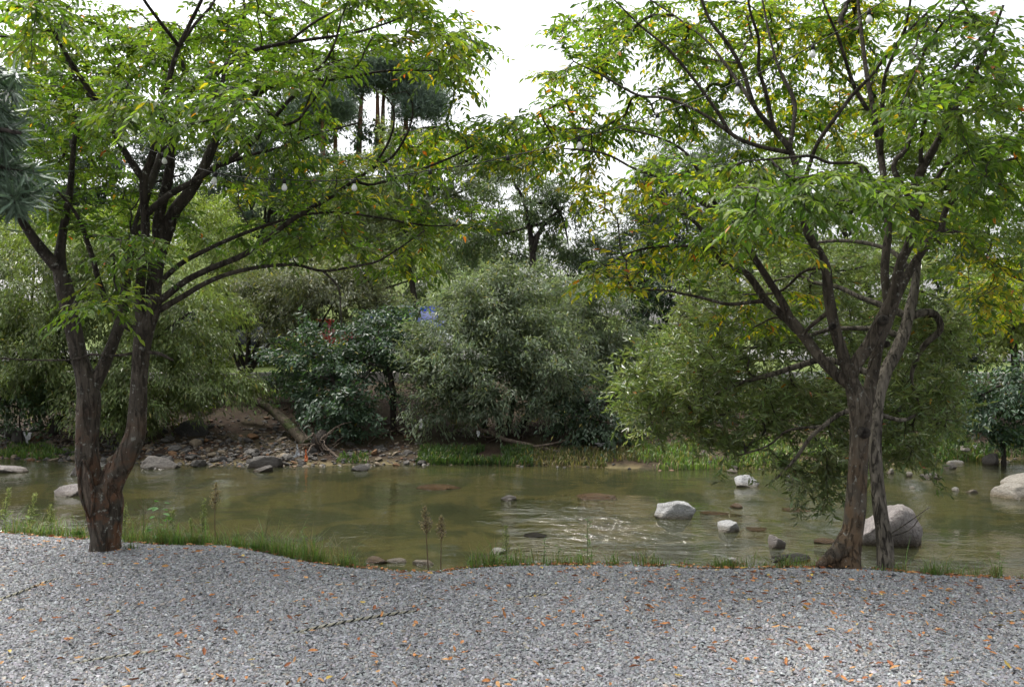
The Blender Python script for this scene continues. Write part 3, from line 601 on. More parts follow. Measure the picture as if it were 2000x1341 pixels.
# ------------------------------------------------------------------ near willow behind the right zelkova
WGREEN = np.array([[0.16, 0.205, 0.08], [0.14, 0.185, 0.07], [0.195, 0.23, 0.11], [0.12, 0.165, 0.055]])
def near_willow():
    root = thing('willow_tree', 'willow with furrowed bark leaning over the water just behind the vase-shaped zelkova', 'tree')
    tr = Tree()
    tr.limb([(1732, 1160, 37.0), (1730, 1098, 33.4), (1727, 1050, 30.8), (1721, 1005, 27.3), (1714, 940, 24.6), (1709, 870, 23.8), (1714, 783, 24.6), (1728, 730, 25.5), (1749, 688, 23.8), (1766, 646, 22.0), (1777, 604, 19.4), (1785, 570, 16.7), (1792, 520, 13.2), (1800, 450, 8.8)], (7.35, 8.2), 'trunk', 0.04)
    lm = lambda p, d: tr.limb(p, d)
    lm([(1780, 618, 16), (1815, 609, 15), (1833, 622, 14), (1836, 645, 13), (1815, 664, 12), (1795, 690, 10), (1780, 740, 7), (1800, 800, 4)], 8.4)
    lm([(1764, 655, 13), (1752, 655, 13), (1721, 643, 11), (1651, 641, 9), (1608, 646, 8), (1540, 670, 6), (1450, 680, 4)], 8.8)
    lm([(1775, 615, 14), (1717, 594, 12), (1679, 580, 10), (1633, 559, 9), (1590, 552, 7), (1552, 538, 6), (1480, 560, 4)], 9.2)
    lm([(1728, 735, 15), (1690, 725, 14), (1615, 702, 13), (1563, 713, 12), (1510, 730, 10), (1458, 744, 9), (1405, 765, 7), (1353, 786, 5), (1290, 826, 3)], 8.8)
    lm([(1712, 800, 12), (1650, 804, 10), (1608, 832, 9), (1580, 857, 8), (1559, 888, 7), (1531, 920, 5), (1503, 945, 3)], 8.0)
    lm([(1608, 832, 6), (1540, 840, 5), (1500, 870, 4), (1440, 890, 3)], 8.6)
    lm([(1712, 810, 9), (1760, 820, 8), (1800, 810, 6), (1850, 830, 4)], 8.6)
    lm([(1724, 1048, 3), (1770, 1022, 2), (1815, 990, 1.5)], 7.2); lm([(1724, 1052, 3), (1775, 1035, 2), (1800, 1005, 1.5)], 7.3)
    lm([(1788, 540, 11), (1740, 490, 9), (1650, 470, 7), (1560, 480, 5), (1480, 500, 3)], 9.5)
    pats = [(1320, 720, 105, 65, 8.0, 9.8, 34, 0), (1290, 800, 85, 55, 8.0, 9.5, 24, 0), (1420, 640, 130, 75, 8.2, 10, 40, 0), (1440, 780, 145, 70, 8.0, 10, 40, 0), (1580, 800, 110, 60, 8.2, 10, 24, 0),
            (1600, 620, 150, 70, 8.4, 10.5, 34, 0), (1810, 710, 75, 80, 8, 10, 26, 0), (1830, 800, 50, 55, 8, 9.5, 14, 0), (1790, 620, 90, 55, 8.2, 10, 18, 0), (1700, 730, 100, 80, 8.4, 10.5, 24, 0),
            (1630, 890, 50, 40, 7.8, 9, 7, 0), (1600, 950, 45, 40, 7.8, 8.6, 4, 0), (1520, 915, 40, 25, 7.9, 8.6, 2, 0), (1245, 770, 45, 55, 8.2, 9.4, 11, 0), (1450, 540, 140, 50, 9, 10.5, 22, 0), (1680, 510, 140, 50, 9, 10.5, 20, 0),
            (1860, 640, 55, 50, 8.4, 9.6, 9, 0), (1400, 850, 60, 30, 8.4, 9.6, 9, 0), (1760, 870, 60, 40, 8, 9.4, 10, 0)]
    A, Yl, _ = patch_points(pats, 1.9)
    c = tr.P[0]; out = norm((A - c) * np.array([1, .6, 0])); end = out + np.array([0, 0, .05]) + rng.normal(0, .4, A.shape)
    paths = tr.grow(A, end, skip=0.5); tr.radii()
    tw = tr.twig_mesh('twigs'); lf = Acc()
    lf.add(*sprays(tr, paths, Yl, tw, (0.058, 0.105), 0.25, 0.0165, (0.16, 0.40), 0.058, 0.15, 0.0, 0.6, False, WGREEN, 0.75, 0.55))
    finish_tree(tr, root, lf, tw, M['bark_willow'], M['bark_willow'], M['willow_leaf'], 30, 0.05, 0.16, 3.2)
near_willow()

# ------------------------------------------------------------------ trees and shrubs of the far bank
def bush(name, label, cat, base, d, lobes, col, leaf=(0.12, 0.026), lai=3.0, stems=3, stem_w=10, bark='bark_dark', droop=0.5, seed=0, group=None, trunk=None, needle=False, clus=0.24, jit=0.25, roots=0):
    """base: (px, py) of the foot; lobes: (px, py, rx, ry, depth offset) crown masses, each at its own distance"""
    root = thing(name, label, cat, group)
    lai = lai * LAI; leaf = (leaf[0] * 1.1, leaf[1] * 1.3); tr = Tree(); b = P(*base, d); gz = float(ground_z(b[0], b[1])); b[2] = min(b[2], gz + 0.0) if cat != 'hedge' else gz
    k = d / F
    cen = [P(l[0], l[1], d + l[4]) for l in lobes]; top = np.mean(cen, 0); top[2] = max(c[2] for c in cen)
    if trunk:
        for path in trunk: tr.limb([(x, y, w_) for x, y, w_ in path], (d, d) if tr.n == 0 else d + rng.normal(0, .3), 'trunk' if not tr.limbs else 'branch', 0.12)
        f0 = P(*trunk[0][0][:2], d)
        if f0[2] > gz: pass
    else:
        bb = b - np.array([0, 0, .2]); m1 = b + (top - b) * 0.35; m1[:2] = b[:2] + (top[:2] - b[:2]) * .2
        tr.limb3([[*bb, stem_w * k * .6], [*((bb + m1) / 2 + rng.normal(0, .05, 3)), stem_w * k * .5], [*m1, stem_w * k * .42]], 'trunk')
    for c in cen[:8]:
        s0 = tr.P[rng.integers(max(1, tr.n // 2), tr.n)]; mid = (s0 + c) / 2 + rng.normal(0, .12, 3) * k * 60; mid[2] += .1
        tr.limb3([[*s0, stem_w * k * .33], [*mid, stem_w * k * .24], [*c, stem_w * k * .1]], 'branch', 0.2)
    A, O = [], []
    la = leaf[0] * leaf[1] * 0.5; tot = []
    for (px, py, rx, ry, dz), c in zip(lobes, cen):
        kk = (d + dz) / F; a, h = rx * kk, ry * kk; dep = min(a, h) * 1.0 + 0.15
        nl = math.pi * a * h * lai / la; n = int(max(6, nl / 90)); u = norm(rng.normal(size=(n, 3))); r = rng.uniform(.45, 1.0, n) ** .6
        # lumpy shell
        lump = np.array([1 + jit * nz(*(v * 1.7 + c)) + jit * .7 * nz(*(v * 4.1 + c)) for v in u])
        A.append(c + u * (r * lump)[:, None] * np.array([a, dep, h])); O.append(u); tot += [nl / n] * n
    A, O, tot = np.concatenate(A), np.concatenate(O), np.array(tot)
    # keep clear of the ground
    g = ground_z(A[:, 0], A[:, 1]); A[:, 2] = np.maximum(A[:, 2], np.maximum(g, WZ) + 0.05)
    sub = rng.permutation(len(A))[:int(min(len(A), 170))]
    tr.grow(A[sub], O[sub] * np.array([1, 1, .2]) + np.array([0, 0, -.2]), 0.25, 0.08, 0.02); tr.radii(0.0022 * max(1, d / 20), .5, .03)
    acc = tr.twig_mesh('twigs', 3)
    tk = Acc()
    for kind, idx in tr.limbs:
        V, t_, q_ = tube(tr.P[idx], tr.R[idx], 10 if kind == 'trunk' else 7, .08, 3)
        obj(kind, mesh(kind, V, t_, q_, smooth=True), M[bark], root)
    obj('twigs', acc.mesh('twigs', True), M[bark], root, kind='stuff')
    nn = np.maximum(1, rng.poisson(tot)); rep = np.repeat(np.arange(len(A)), nn); N = len(rep)
    axis = norm(O[rep] * np.array([1, 1, .5]) + rng.normal(0, .25, (len(A), 3))[rep] + np.array([0, 0, .15 - droop * .5]))
    s = rng.uniform(-1, 1, N)[:, None] * clus * (d / 20) ** .3
    p = A[rep] + axis * s * 1.6 + rng.normal(0, clus * .42, (N, 3)) * np.array([1, 1, .7]) + np.array([0, 0, -1]) * (np.abs(s) ** 1.5) * droop
    dd = norm(axis * .8 + rng.normal(0, .55, (N, 3)) + np.array([0, 0, -droop]))
    n_ = norm(np.array([0, 0, 1.0]) + O[rep] * .5 + rng.normal(0, .45, (N, 3)))
    cl = np.array(col)[None] * (rng.lognormal(0, .16, len(A))[rep])[:, None] * rng.uniform(.7, 1.35, (N, 1)) * (1 + rng.normal(0, .05, (N, 3)))
    yl = rng.random(N) < .012; cl[yl] = np.array([.25, .22, .05])
    Lr = leaf[0] * rng.uniform(.6, 1.25, N)
    a = leaf_arrays(p, dd, n_, Lr, Lr * leaf[1] / leaf[0], np.clip(cl, .004, .6), False)
    ac = Acc(); ac.add(*a); obj('crown', ac.mesh('crown'), M['needle' if needle else 'far_leaf'], root, kind='stuff')
    for q in range(roots):
        an = rng.uniform(-2.8, -.3); p0 = tr.P[2].copy(); pts = [p0]; v = np.array([math.cos(an), math.sin(an) * .8, 0])
        for m in range(6):
            v = norm(v + rng.normal(0, .35, 3)); nxt = pts[-1] + v * rng.uniform(.1, .22); nxt[2] = float(ground_z(nxt[0], nxt[1])) + rng.uniform(0.0, .10); pts.append(nxt)
        V, t_, q_ = tube(catmull(pts, .06), np.linspace(.03, .006, len(catmull(pts, .06))), 6, .1)
        obj('root', mesh('root', V, t_, q_, smooth=True), M['dead_wood'], root)
    return root

LAI = 1.6
G_LIGHT = (0.125, 0.165, 0.055); G_YEL = (0.19, 0.25, 0.055); G_OLIVE = (0.115, 0.13, 0.07); G_DARK = (0.042, 0.078, 0.042); G_GREY = (0.14, 0.176, 0.11); G_PALE = (0.13, 0.165, 0.075)
bush('willow_tree', 'broad light green weeping willow on the far bank behind the double-trunked zelkova', 'tree', (150, 830), 20.4,
     [(70, 560, 120, 120, 0), (230, 560, 140, 110, .5), (370, 610, 100, 90, 0), (130, 700, 140, 90, -.2), (290, 740, 130, 80, -.3), (30, 690, 90, 100, .4), (200, 800, 75, 42, -1.0), (270, 800, 48, 34, -.9), (400, 742, 80, 34, -.6), (460, 752, 60, 20, -.5)],
     G_LIGHT, droop=.8, lai=3.0, roots=7)
bush('willow_tree', 'bright yellow-green willow showing behind the weeping willow at left', 'tree', (420, 740), 25.0,
     [(430, 470, 70, 80, 0), (450, 570, 60, 70, -.5), (90, 470, 120, 70, 0), (250, 460, 120, 60, 0), (380, 420, 60, 60, 0)], G_YEL, lai=2.2, droop=.6)
bush('shrub', 'many-stemmed dark shrub in front of the dark parked car', 'shrub', (478, 738), 25.4,
     [(520, 560, 80, 60, 0), (450, 600, 60, 40, .2), (560, 620, 50, 40, .2)], (.03, .06, .022), lai=2.4,
     trunk=[[(478, 745, 13), (470, 690, 11), (450, 640, 8), (440, 600, 5)], [(482, 740, 11), (485, 680, 10), (488, 630, 8), (500, 570, 5)], [(480, 735, 10), (500, 680, 9), (520, 640, 7), (540, 590, 4)], [(476, 735, 9), (455, 690, 8), (430, 650, 5)], [(484, 735, 9), (512, 690, 7), (535, 660, 5)]])
bush('olive_willow_tree', 'rounded olive-grey willow on the far bank above the leaning mossy log', 'tree', (610, 770), 22.6,
     [(580, 560, 90, 55, 0), (660, 580, 90, 60, .2), (550, 620, 70, 50, 0), (700, 520, 70, 50, .5), (740, 600, 50, 40, .4), (480, 560, 50, 40, .4)], G_OLIVE, lai=2.8)
bush('shrub', 'dark blue-green leafy shrub with a bare forked foot left of the round willow bush', 'shrub', (766, 850), 20.6,
     [(610, 690, 90, 60, .3), (700, 720, 90, 60, 0), (640, 790, 70, 50, -.8), (690, 820, 45, 40, -.9), (770, 680, 70, 60, .4), (600, 760, 60, 40, 0), (740, 640, 80, 40, .6), (810, 640, 40, 40, .6)], G_DARK, leaf=(.11, .04), lai=2.6, droop=.35,
     trunk=[[(766, 870, 12), (768, 800, 12), (765, 750, 11), (755, 700, 8)]], roots=8)
bush('round_willow_bush', 'big rounded grey-green willow bush at the centre of the far bank', 'tree', (985, 862), 20.2,
     [(890, 690, 95, 95, 0), (1000, 620, 120, 90, .3), (1070, 700, 95, 90, 0), (860, 780, 62, 62, -.4), (960, 750, 110, 75, -.4), (1060, 780, 55, 45, -.3), (1000, 560, 110, 45, .6), (920, 600, 80, 60, .2), (840, 720, 50, 50, 0)],
     G_GREY, lai=3.0, droop=.35,
     trunk=[[(985, 875, 16), (975, 820, 15), (950, 770, 11), (930, 720, 7)], [(1000, 870, 15), (1030, 810, 12), (1060, 760, 8)], [(985, 865, 12), (1000, 800, 10), (1005, 720, 6)], [(975, 868, 9), (940, 830, 7), (915, 790, 4)]], roots=7)
bush('willow_tree', 'grey-green willow crown rising behind the right side of the round willow bush', 'tree', (1150, 800), 22.0,
     [(1190, 620, 75, 70, 0), (1150, 700, 70, 60, 0), (1210, 690, 45, 50, 0), (1120, 590, 60, 50, .4)], G_GREY, lai=2.8,
     trunk=[[(1135, 830, 10), (1130, 770, 9), (1110, 700, 7), (1120, 640, 5)]])
bush('willow_tree', 'tall pale willow standing behind the round willow bush', 'tree', (800, 610), 29.0,
     [(800, 310, 110, 65, 0), (720, 370, 90, 70, 0), (890, 340, 100, 70, .5), (960, 290, 90, 50, .8), (780, 450, 120, 70, 0), (900, 440, 110, 70, 0), (690, 460, 70, 60, 0), (1010, 330, 70, 60, .5)], G_PALE, leaf=(.15, .034), lai=2.2,
     trunk=[[(818, 620, 11), (806, 560, 11), (800, 500, 9), (790, 420, 7)]])
bush('tree', 'dark-trunked tree with forking limbs in the middle distance above the round willow bush', 'tree', (1042, 560), 26.5,
     [(1000, 390, 90, 60, 0), (1090, 400, 70, 55, 0), (930, 470, 70, 50, .3), (1110, 480, 50, 45, .3)], (.065, .098, .04), leaf=(.13, .034), lai=2.0,
     trunk=[[(1045, 590, 14), (1042, 520, 13), (1035, 450, 10), (1022, 390, 7), (1000, 350, 5)], [(1042, 500, 10), (1060, 440, 7), (1100, 405, 5)], [(1037, 470, 8), (1075, 420, 5), (1090, 370, 3)]])
bush('willow_tree', 'silvery blue-green willow behind the yellow drooping sprays at centre right', 'tree', (1260, 700), 27.0,
     [(1230, 500, 90, 60, 0), (1320, 480, 80, 60, 0), (1160, 520, 70, 60, .3), (1380, 520, 90, 70, .3), (1250, 440, 60, 40, .5), (1340, 340, 85, 80, .3), (1270, 390, 75, 55, .3), (1410, 290, 70, 75, .4), (1420, 420, 90, 70, .4)], (.085, .118, .08), leaf=(.14, .032), lai=2.2)
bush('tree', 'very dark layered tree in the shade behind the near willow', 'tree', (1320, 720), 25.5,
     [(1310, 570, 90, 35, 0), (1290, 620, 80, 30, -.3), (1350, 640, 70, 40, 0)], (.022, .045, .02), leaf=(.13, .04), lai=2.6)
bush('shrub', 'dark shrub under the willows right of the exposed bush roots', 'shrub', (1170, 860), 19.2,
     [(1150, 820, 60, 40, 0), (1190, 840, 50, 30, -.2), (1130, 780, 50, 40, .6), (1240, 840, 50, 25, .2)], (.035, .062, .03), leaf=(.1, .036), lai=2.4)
bush('shrub', 'dark leafy shrub overhanging the water at the right edge', 'shrub', (1960, 870), 18.2,
     [(1920, 770, 60, 50, 0), (1985, 770, 60, 70, .3), (1930, 840, 45, 30, -.2), (2060, 800, 60, 80, 0), (1900, 820, 40, 40, .3)], G_DARK, leaf=(.1, .04), lai=2.8)
bush('tree', 'bright yellow-green tree with a dark trunk at the right edge', 'tree', (1990, 730), 20.5,
     [(1950, 560, 80, 60, 0), (2040, 600, 80, 80, 0), (1900, 610, 60, 45, .4), (1960, 650, 60, 35, .2)], (.16, .2, .045), leaf=(.12, .04), lai=2.0,
     trunk=[[(1985, 740, 16), (1982, 690, 15), (1976, 640, 13), (1985, 580, 9)]])
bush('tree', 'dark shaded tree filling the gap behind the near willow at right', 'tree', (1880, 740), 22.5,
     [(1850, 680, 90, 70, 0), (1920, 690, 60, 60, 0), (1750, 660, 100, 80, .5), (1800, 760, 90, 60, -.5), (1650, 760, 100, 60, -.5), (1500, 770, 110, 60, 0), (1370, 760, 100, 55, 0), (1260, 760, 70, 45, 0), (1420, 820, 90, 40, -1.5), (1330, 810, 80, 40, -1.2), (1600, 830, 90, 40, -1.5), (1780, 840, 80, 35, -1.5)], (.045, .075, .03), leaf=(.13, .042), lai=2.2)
bush('hedge', 'bright clipped hedge beside the parked cars', 'hedge', (560, 720), 30.0,
     [(460, 700, 45, 22, 0), (540, 700, 60, 28, 0), (620, 690, 70, 20, 0), (400, 700, 50, 22, 0)], (.15, .20, .03), leaf=(.12, .05), lai=2.6, stem_w=4)
bush('shrub', 'sunlit low shrub glowing behind the left edge of the near willow', 'shrub', (1290, 730), 24.0,
     [(1280, 695, 55, 35, 0), (1180, 770, 40, 25, 0), (1340, 690, 50, 30, .4)], (.16, .23, .05), leaf=(.12, .045), lai=2.2, stem_w=5)
far_lab = ['dark tree far behind the weeping willow at the left edge', 'blue-green conifer-like tree behind the double-trunked zelkova', 'dull green tree behind the tall pale willow',
           'dull green tree seen through the gap left of the vase-shaped zelkova', 'green tree far behind the vase-shaped zelkova trunk', 'green tree far behind the right half of the zelkova crown']
far_sp = [(60, [(60, 420, 130, 100), (-60, 480, 120, 120), (180, 500, 110, 80)], (.06, .09, .04)), (470, [(450, 380, 90, 70), (530, 310, 70, 60), (340, 400, 100, 70), (600, 420, 90, 70), (520, 480, 110, 60)], (.05, .082, .058)),
          (700, [(690, 500, 100, 60), (820, 540, 110, 60), (960, 520, 100, 50)], (.075, .105, .045)), (1180, [(1180, 590, 120, 70), (1100, 520, 80, 60), (1010, 490, 80, 60), (1230, 520, 80, 50)], (.085, .12, .06)),
          (1500, [(1480, 470, 120, 70), (1600, 440, 120, 80), (1560, 560, 130, 70)], (.09, .13, .045)), (1850, [(1780, 450, 120, 80), (1920, 430, 120, 90), (1880, 550, 110, 70), (2060, 500, 90, 100)], (.08, .125, .04))]
for (bx, lo, c), lb in zip(far_sp, far_lab):
    bush('background_tree', lb, 'tree', (bx, 660), 36.0, [(*l, 0) for l in lo], c, leaf=(.2, .06), lai=2.0, group='trees beyond the road', stem_w=9, clus=.35)

bush('conifer_tree', 'tall dark conifer behind the upper left of the double-trunked zelkova', 'tree', (300, 700), 31.0,
     [(90, 330, 120, 110, 0), (-60, 360, 110, 130, 0), (230, 320, 110, 110, 0), (360, 340, 90, 90, .5), (200, 440, 140, 70, 0), (60, 220, 90, 80, .5), (200, 210, 80, 70, .5)], (.05, .08, .05), leaf=(.17, .04), lai=2.2, stem_w=14, droop=.3)
bush('conifer_tree', 'blue-grey conifer left of the hill pines', 'tree', (530, 700), 33.0,
     [(460, 300, 70, 80, 0), (540, 300, 70, 70, 0), (610, 360, 70, 60, 0), (520, 400, 110, 60, 0), (660, 430, 70, 60, .4)], (.06, .09, .065), leaf=(.17, .04), lai=2.2, stem_w=12, droop=.3)
bush('tree', 'sunlit yellow-green tree filling the space behind the vase-shaped zelkova crown', 'tree', (1680, 680), 24.5,
     [(1470, 400, 100, 80, 0), (1580, 350, 110, 90, 0), (1700, 340, 120, 90, .4), (1830, 370, 110, 90, .3), (1950, 400, 100, 110, 0), (1660, 460, 140, 70, -.4), (1850, 490, 120, 70, -.4), (2080, 420, 90, 140, 0), (1640, 250, 90, 60, .4), (1780, 250, 100, 60, .4), (1920, 280, 90, 70, .4)], (.14, .2, .045), leaf=(.12, .045), lai=1.7, stem_w=16, droop=.25)
bush('shrub', 'dark undergrowth on the bank slope at far left', 'shrub', (40, 850), 19.9,
     [(40, 790, 80, 45, .3), (130, 775, 60, 35, .4), (-60, 800, 70, 50, .3), (10, 740, 70, 40, .8)], (.05, .085, .035), leaf=(.1, .038), lai=2.4, stem_w=5)
bush('shrub', 'dark overhanging shrub at the top of the stony slope', 'shrub', (500, 770), 22.2,
     [(420, 775, 60, 18, .2), (540, 745, 60, 18, .2), (600, 735, 50, 20, .4), (350, 770, 50, 25, .2)], (.055, .085, .04), leaf=(.1, .034), lai=2.2, stem_w=5)
bush('shrub', 'dark scrub between the trunks of the hill pines', 'shrub', (770, 300), 79.0,
     [(700, 262, 50, 22, 0), (770, 255, 60, 24, 2), (840, 252, 50, 28, 0), (640, 300, 60, 28, 0)], (.045, .075, .045), leaf=(.45, .13), lai=2.2, stem_w=2, clus=.7)
# red-trunked pines on the hill
def pine(x, base_y, top_y, lean, d, crown, label):
    root = thing('pine_tree', label, 'tree', 'red-trunked pines on the far hill'); k = d / F
    V, t_, q_ = tube(catmull([P(x, base_y + 60, d), P(x + lean * .4, (base_y + top_y) / 2, d), P(x + lean, top_y, d)], 1.0), np.linspace(.28, .1, len(catmull([P(x, base_y + 60, d), P(x + lean * .4, (base_y + top_y) / 2, d), P(x + lean, top_y, d)], 1.0))), 7)
    obj('trunk', mesh('trunk', V, t_, q_, smooth=True), M['bark_pine'], root)
    ps, ds, ns, cs = [], [], [], []
    for (cx, cy, rx, ry) in crown:
        c = P(cx, cy, d); ry *= 1.2; n = int(rx * ry * 4)
        sub = [c + np.array([rng.uniform(-1, 1) * rx * k, rng.uniform(-1, 1) * rx * k * .8, rng.uniform(-1, 1) * ry * k]) for _ in range(max(7, int(rx * ry / 30)))]
        s_ = np.array(sub)[rng.integers(len(sub), size=n)]; q = s_ + rng.normal(0, 1, (n, 3)) * np.array([.62, .62, .16])
        ps.append(q); ds.append(norm(rng.normal(0, 1, (n, 3)) + np.array([0, 0, .5]))); ns.append(norm(rng.normal(0, 1, (n, 3)))); cs.append(np.array([.13, .18, .145]) * rng.uniform(.6, 1.4, (n, 1)))  # needle colour paled to stand in for distance haze
        br = P(x + lean, min(base_y, cy + 18), d)
        V, t_, q_ = tube([br, (br + c) / 2 + np.array([0, 0, .2]), c], [.07, .05, .02], 5); obj('branch', mesh('branch', V, t_, q_, smooth=True), M['bark_pine'], root)
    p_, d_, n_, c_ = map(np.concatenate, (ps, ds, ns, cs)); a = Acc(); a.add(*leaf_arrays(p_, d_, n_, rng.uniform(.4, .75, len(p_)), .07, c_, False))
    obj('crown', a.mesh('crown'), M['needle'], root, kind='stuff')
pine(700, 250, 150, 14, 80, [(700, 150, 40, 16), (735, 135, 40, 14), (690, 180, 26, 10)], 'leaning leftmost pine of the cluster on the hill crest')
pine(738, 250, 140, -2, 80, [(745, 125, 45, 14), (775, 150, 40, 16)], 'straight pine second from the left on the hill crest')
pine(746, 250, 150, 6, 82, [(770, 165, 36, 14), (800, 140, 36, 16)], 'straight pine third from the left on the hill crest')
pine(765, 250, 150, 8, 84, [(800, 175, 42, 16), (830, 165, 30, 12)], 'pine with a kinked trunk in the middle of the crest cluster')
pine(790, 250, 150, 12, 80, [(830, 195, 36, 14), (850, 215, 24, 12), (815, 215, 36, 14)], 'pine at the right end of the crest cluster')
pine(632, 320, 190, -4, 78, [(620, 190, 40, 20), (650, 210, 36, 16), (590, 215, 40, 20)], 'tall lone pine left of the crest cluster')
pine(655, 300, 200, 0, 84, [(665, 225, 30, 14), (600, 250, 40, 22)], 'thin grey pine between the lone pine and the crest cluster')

# ------------------------------------------------------------------ near pine branch, upper left
def near_pine():
    root = thing('pine_tree', 'pine bough with long blue-green needles close to the camera at upper left', 'tree')
    base = P(-520, 1341, 3.4); base[2] = 0
    tr = Tree(); tr.limb3([[*(base - [0, 0, .1]), .12], [*(base + [0.02, 0, 1.5]), .10], [*(base + [.05, 0, 3.4]), .07]], 'trunk')
    for (x, y, d_) in ((20, 170, 2.9), (40, 260, 2.8), (20, 330, 2.9), (50, 390, 3.0), (-60, 120, 2.9)):
        e = P(x, y, d_); s0 = base + np.array([.04, 0, e[2] + .15]); tr.limb3([[*s0, .02], [*((s0 + e) / 2 + [0, 0, .08]), .014], [*e, .006]], 'branch')
    ps, ds = [], []
    tips = []
    for _ in range(120):
        x, y = rng.uniform(-160, 85), rng.uniform(140, 400)
        if x > 15 + 0.25 * (y - 130): continue
        tips.append(P(x, y, rng.uniform(2.7, 3.3)))
    tips = np.array(tips); end = norm(np.array([[.7, 0, -.25]]) + rng.normal(0, .3, tips.shape)); pth = tr.grow(tips, end, .06); tr.radii(.002, .4, .01)
    for idx in pth:
        q = tr.P[idx]; L = len(q); t_ = norm(q[-1] - q[max(0, L - 3)])
        n = 60; s = rng.uniform(0, .16, n); ps.append(q[-1] - t_ * s[:, None]); ds.append(norm(t_ * 0.95 + norm(rng.normal(0, 1, (n, 3))) * .85 + np.array([0, 0, -.10])))
    p_, d_ = np.concatenate(ps), np.concatenate(ds); n = len(p_)
    a = Acc(); L = rng.uniform(.07, .12, n); a.add(*leaf_arrays(p_, d_, norm(rng.normal(0, 1, (n, 3))), L, .0013, np.array([.115, .17, .115]) * rng.uniform(.4, 1.8, (n, 1)), False))
    tw = tr.twig_mesh('twigs')
    finish_tree(tr, root, a, tw, M['bark_grey'], M['bark_branch'], M['needle'], 12, .05)
near_pine()

# ------------------------------------------------------------------ rocks
def rock_mesh(name, seed, sub=4, facets=9, rough=.22):
    bm = bmesh.new(); bmesh.ops.create_icosphere(bm, subdivisions=sub, radius=1.0); r_ = random.Random(seed)
    pl = [(Vector((r_.gauss(0, 1), r_.gauss(0, 1), r_.gauss(0, .8))).normalized(), r_.uniform(.5, .84)) for _ in range(facets + 5)]
    o = Vector((seed * 3.1, seed * 1.7, seed * .9))
    for v in bm.verts:
        p = v.co * (1 + rough * noise.noise(v.co * 1.1 + o) + rough * .35 * noise.noise(v.co * 3.2 + o))
        for n_, h in pl:
            e = p.dot(n_) - h
            if e > 0: p = p - n_ * e * .97
        if sub > 2: p = p * (1 + .05 * noise.noise(v.co * 4 + o) + .045 * noise.noise(v.co * 8 + o) + .025 * noise.noise(v.co * 17 + o)) * 1.18
        v.co = p
    for f_ in bm.faces: f_.smooth = sub > 2
    me = bpy.data.meshes.new(name); bm.to_mesh(me); bm.free(); return me
M['rock_white'] = rock_mat('rock_white', (0.60, 0.60, 0.60), (0.78, 0.78, 0.77), (.85, .85, .84))
M['rock_pink'] = rock_mat('rock_pink', (0.33, 0.29, 0.275), (0.52, 0.475, 0.45), (.64, .61, .59))
M['rock_grey'] = rock_mat('rock_grey', (0.13, 0.118, 0.104), (0.24, 0.22, 0.195), (.32, .30, .27))
M['rock_brown'] = rock_mat('rock_brown', (0.16, 0.10, 0.055), (0.28, 0.19, 0.10), (.2, .15, .09))
M['rock_dark'] = rock_mat('rock_dark', (0.055, 0.052, 0.048), (0.10, 0.094, 0.086), (.13, .125, .115))
M['rock_cream'] = rock_mat('rock_cream', (0.36, 0.325, 0.27), (0.54, 0.50, 0.43), (.6, .57, .5))
def wrock(px, py, wpx, hpx, mat, label, seed, depth=.75, z0=WZ, rot=0.0, top=1.0, facets=9):
    """a rock with its waterline at pixel row py"""
    d = (H - z0) * F / (py - CY); a = wpx / 2 / F * d; hh = hpx / F * d * top
    o = obj('river_rock', rock_mesh('river_rock', seed, 4, facets), M[mat]); tag(o, label, 'rock')
    o.location = ((px - CX) / F * d, d + a * depth * .5, z0 + hh * .12); o.scale = (a * 1.12, a * depth * 1.1, hh * 1.0); o.rotation_euler = (0, 0, rot)
    return o
wrock(1320, 1012, 72, 28, 'rock_white', 'large white rock in the middle of the river', 3)
wrock(1425, 1037, 46, 20, 'rock_white', 'flat-topped pale rock right of the large white river rock', 5)
wrock(1518, 1070, 30, 24, 'rock_pink', 'small pointed pale rock near the gravel edge left of the zelkova trunk', 8)
wrock(1460, 950, 56, 17, 'rock_white', 'long white rock beneath the hanging willow sprays', 12)
wrock(1543, 938, 15, 10, 'rock_white', 'tiny white stone between the long white rock and the zelkova trunk', 14)
wrock(1738, 1062, 106, 68, 'rock_pink', 'big rounded boulder half hidden behind the furrowed willow trunk', 21, .8, facets=3)
wrock(993, 977, 32, 8, 'rock_grey', 'small low rock breaking the surface at mid river', 23)
wrock(130, 968, 54, 20, 'rock_pink', 'pale angular rock in the river left of the double trunk', 27)
wrock(150, 928, 28, 14, 'rock_grey', 'small grey rock peeking out left of the double trunk', 29)
wrock(10, 922, 64, 12, 'rock_pink', 'flat pinkish rock in the river at the left edge', 31)
wrock(2002, 972, 92, 22, 'rock_cream', 'cream rock slab at the right edge, lower of the pair', 33, .8)
wrock(2012, 955, 88, 26, 'rock_cream', 'cream rock at the right edge, upper of the pair', 35, .8)
wrock(1941, 908, 32, 18, 'rock_grey', 'rounded brown boulder by the far bank at right', 37)
wrock(1965, 903, 16, 5, 'rock_white', 'small flat slab right of the rounded brown boulder', 38)
wrock(1870, 905, 32, 5, 'rock_white', 'bright flat slab at the far waterline left of the rounded brown boulder', 39)
wrock(1858, 915, 24, 9, 'rock_grey', 'low grey slab in the shallows left of the bright flat slab', 41)
wrock(1822, 935, 40, 7, 'rock_grey', 'long low slab in the shallows at right', 43)
wrock(1826, 932, 11, 8, 'rock_cream', 'cream pebble perched behind the long low slab', 44)
wrock(1775, 931, 17, 8, 'rock_cream', 'cream stone in the shallows just right of the trunks', 45)
wrock(1867, 958, 15, 5, 'rock_white', 'white stone in the brown shallows at right', 47)
wrock(1902, 962, 24, 6, 'rock_cream', 'flat cream stone in the brown shallows at right', 48)
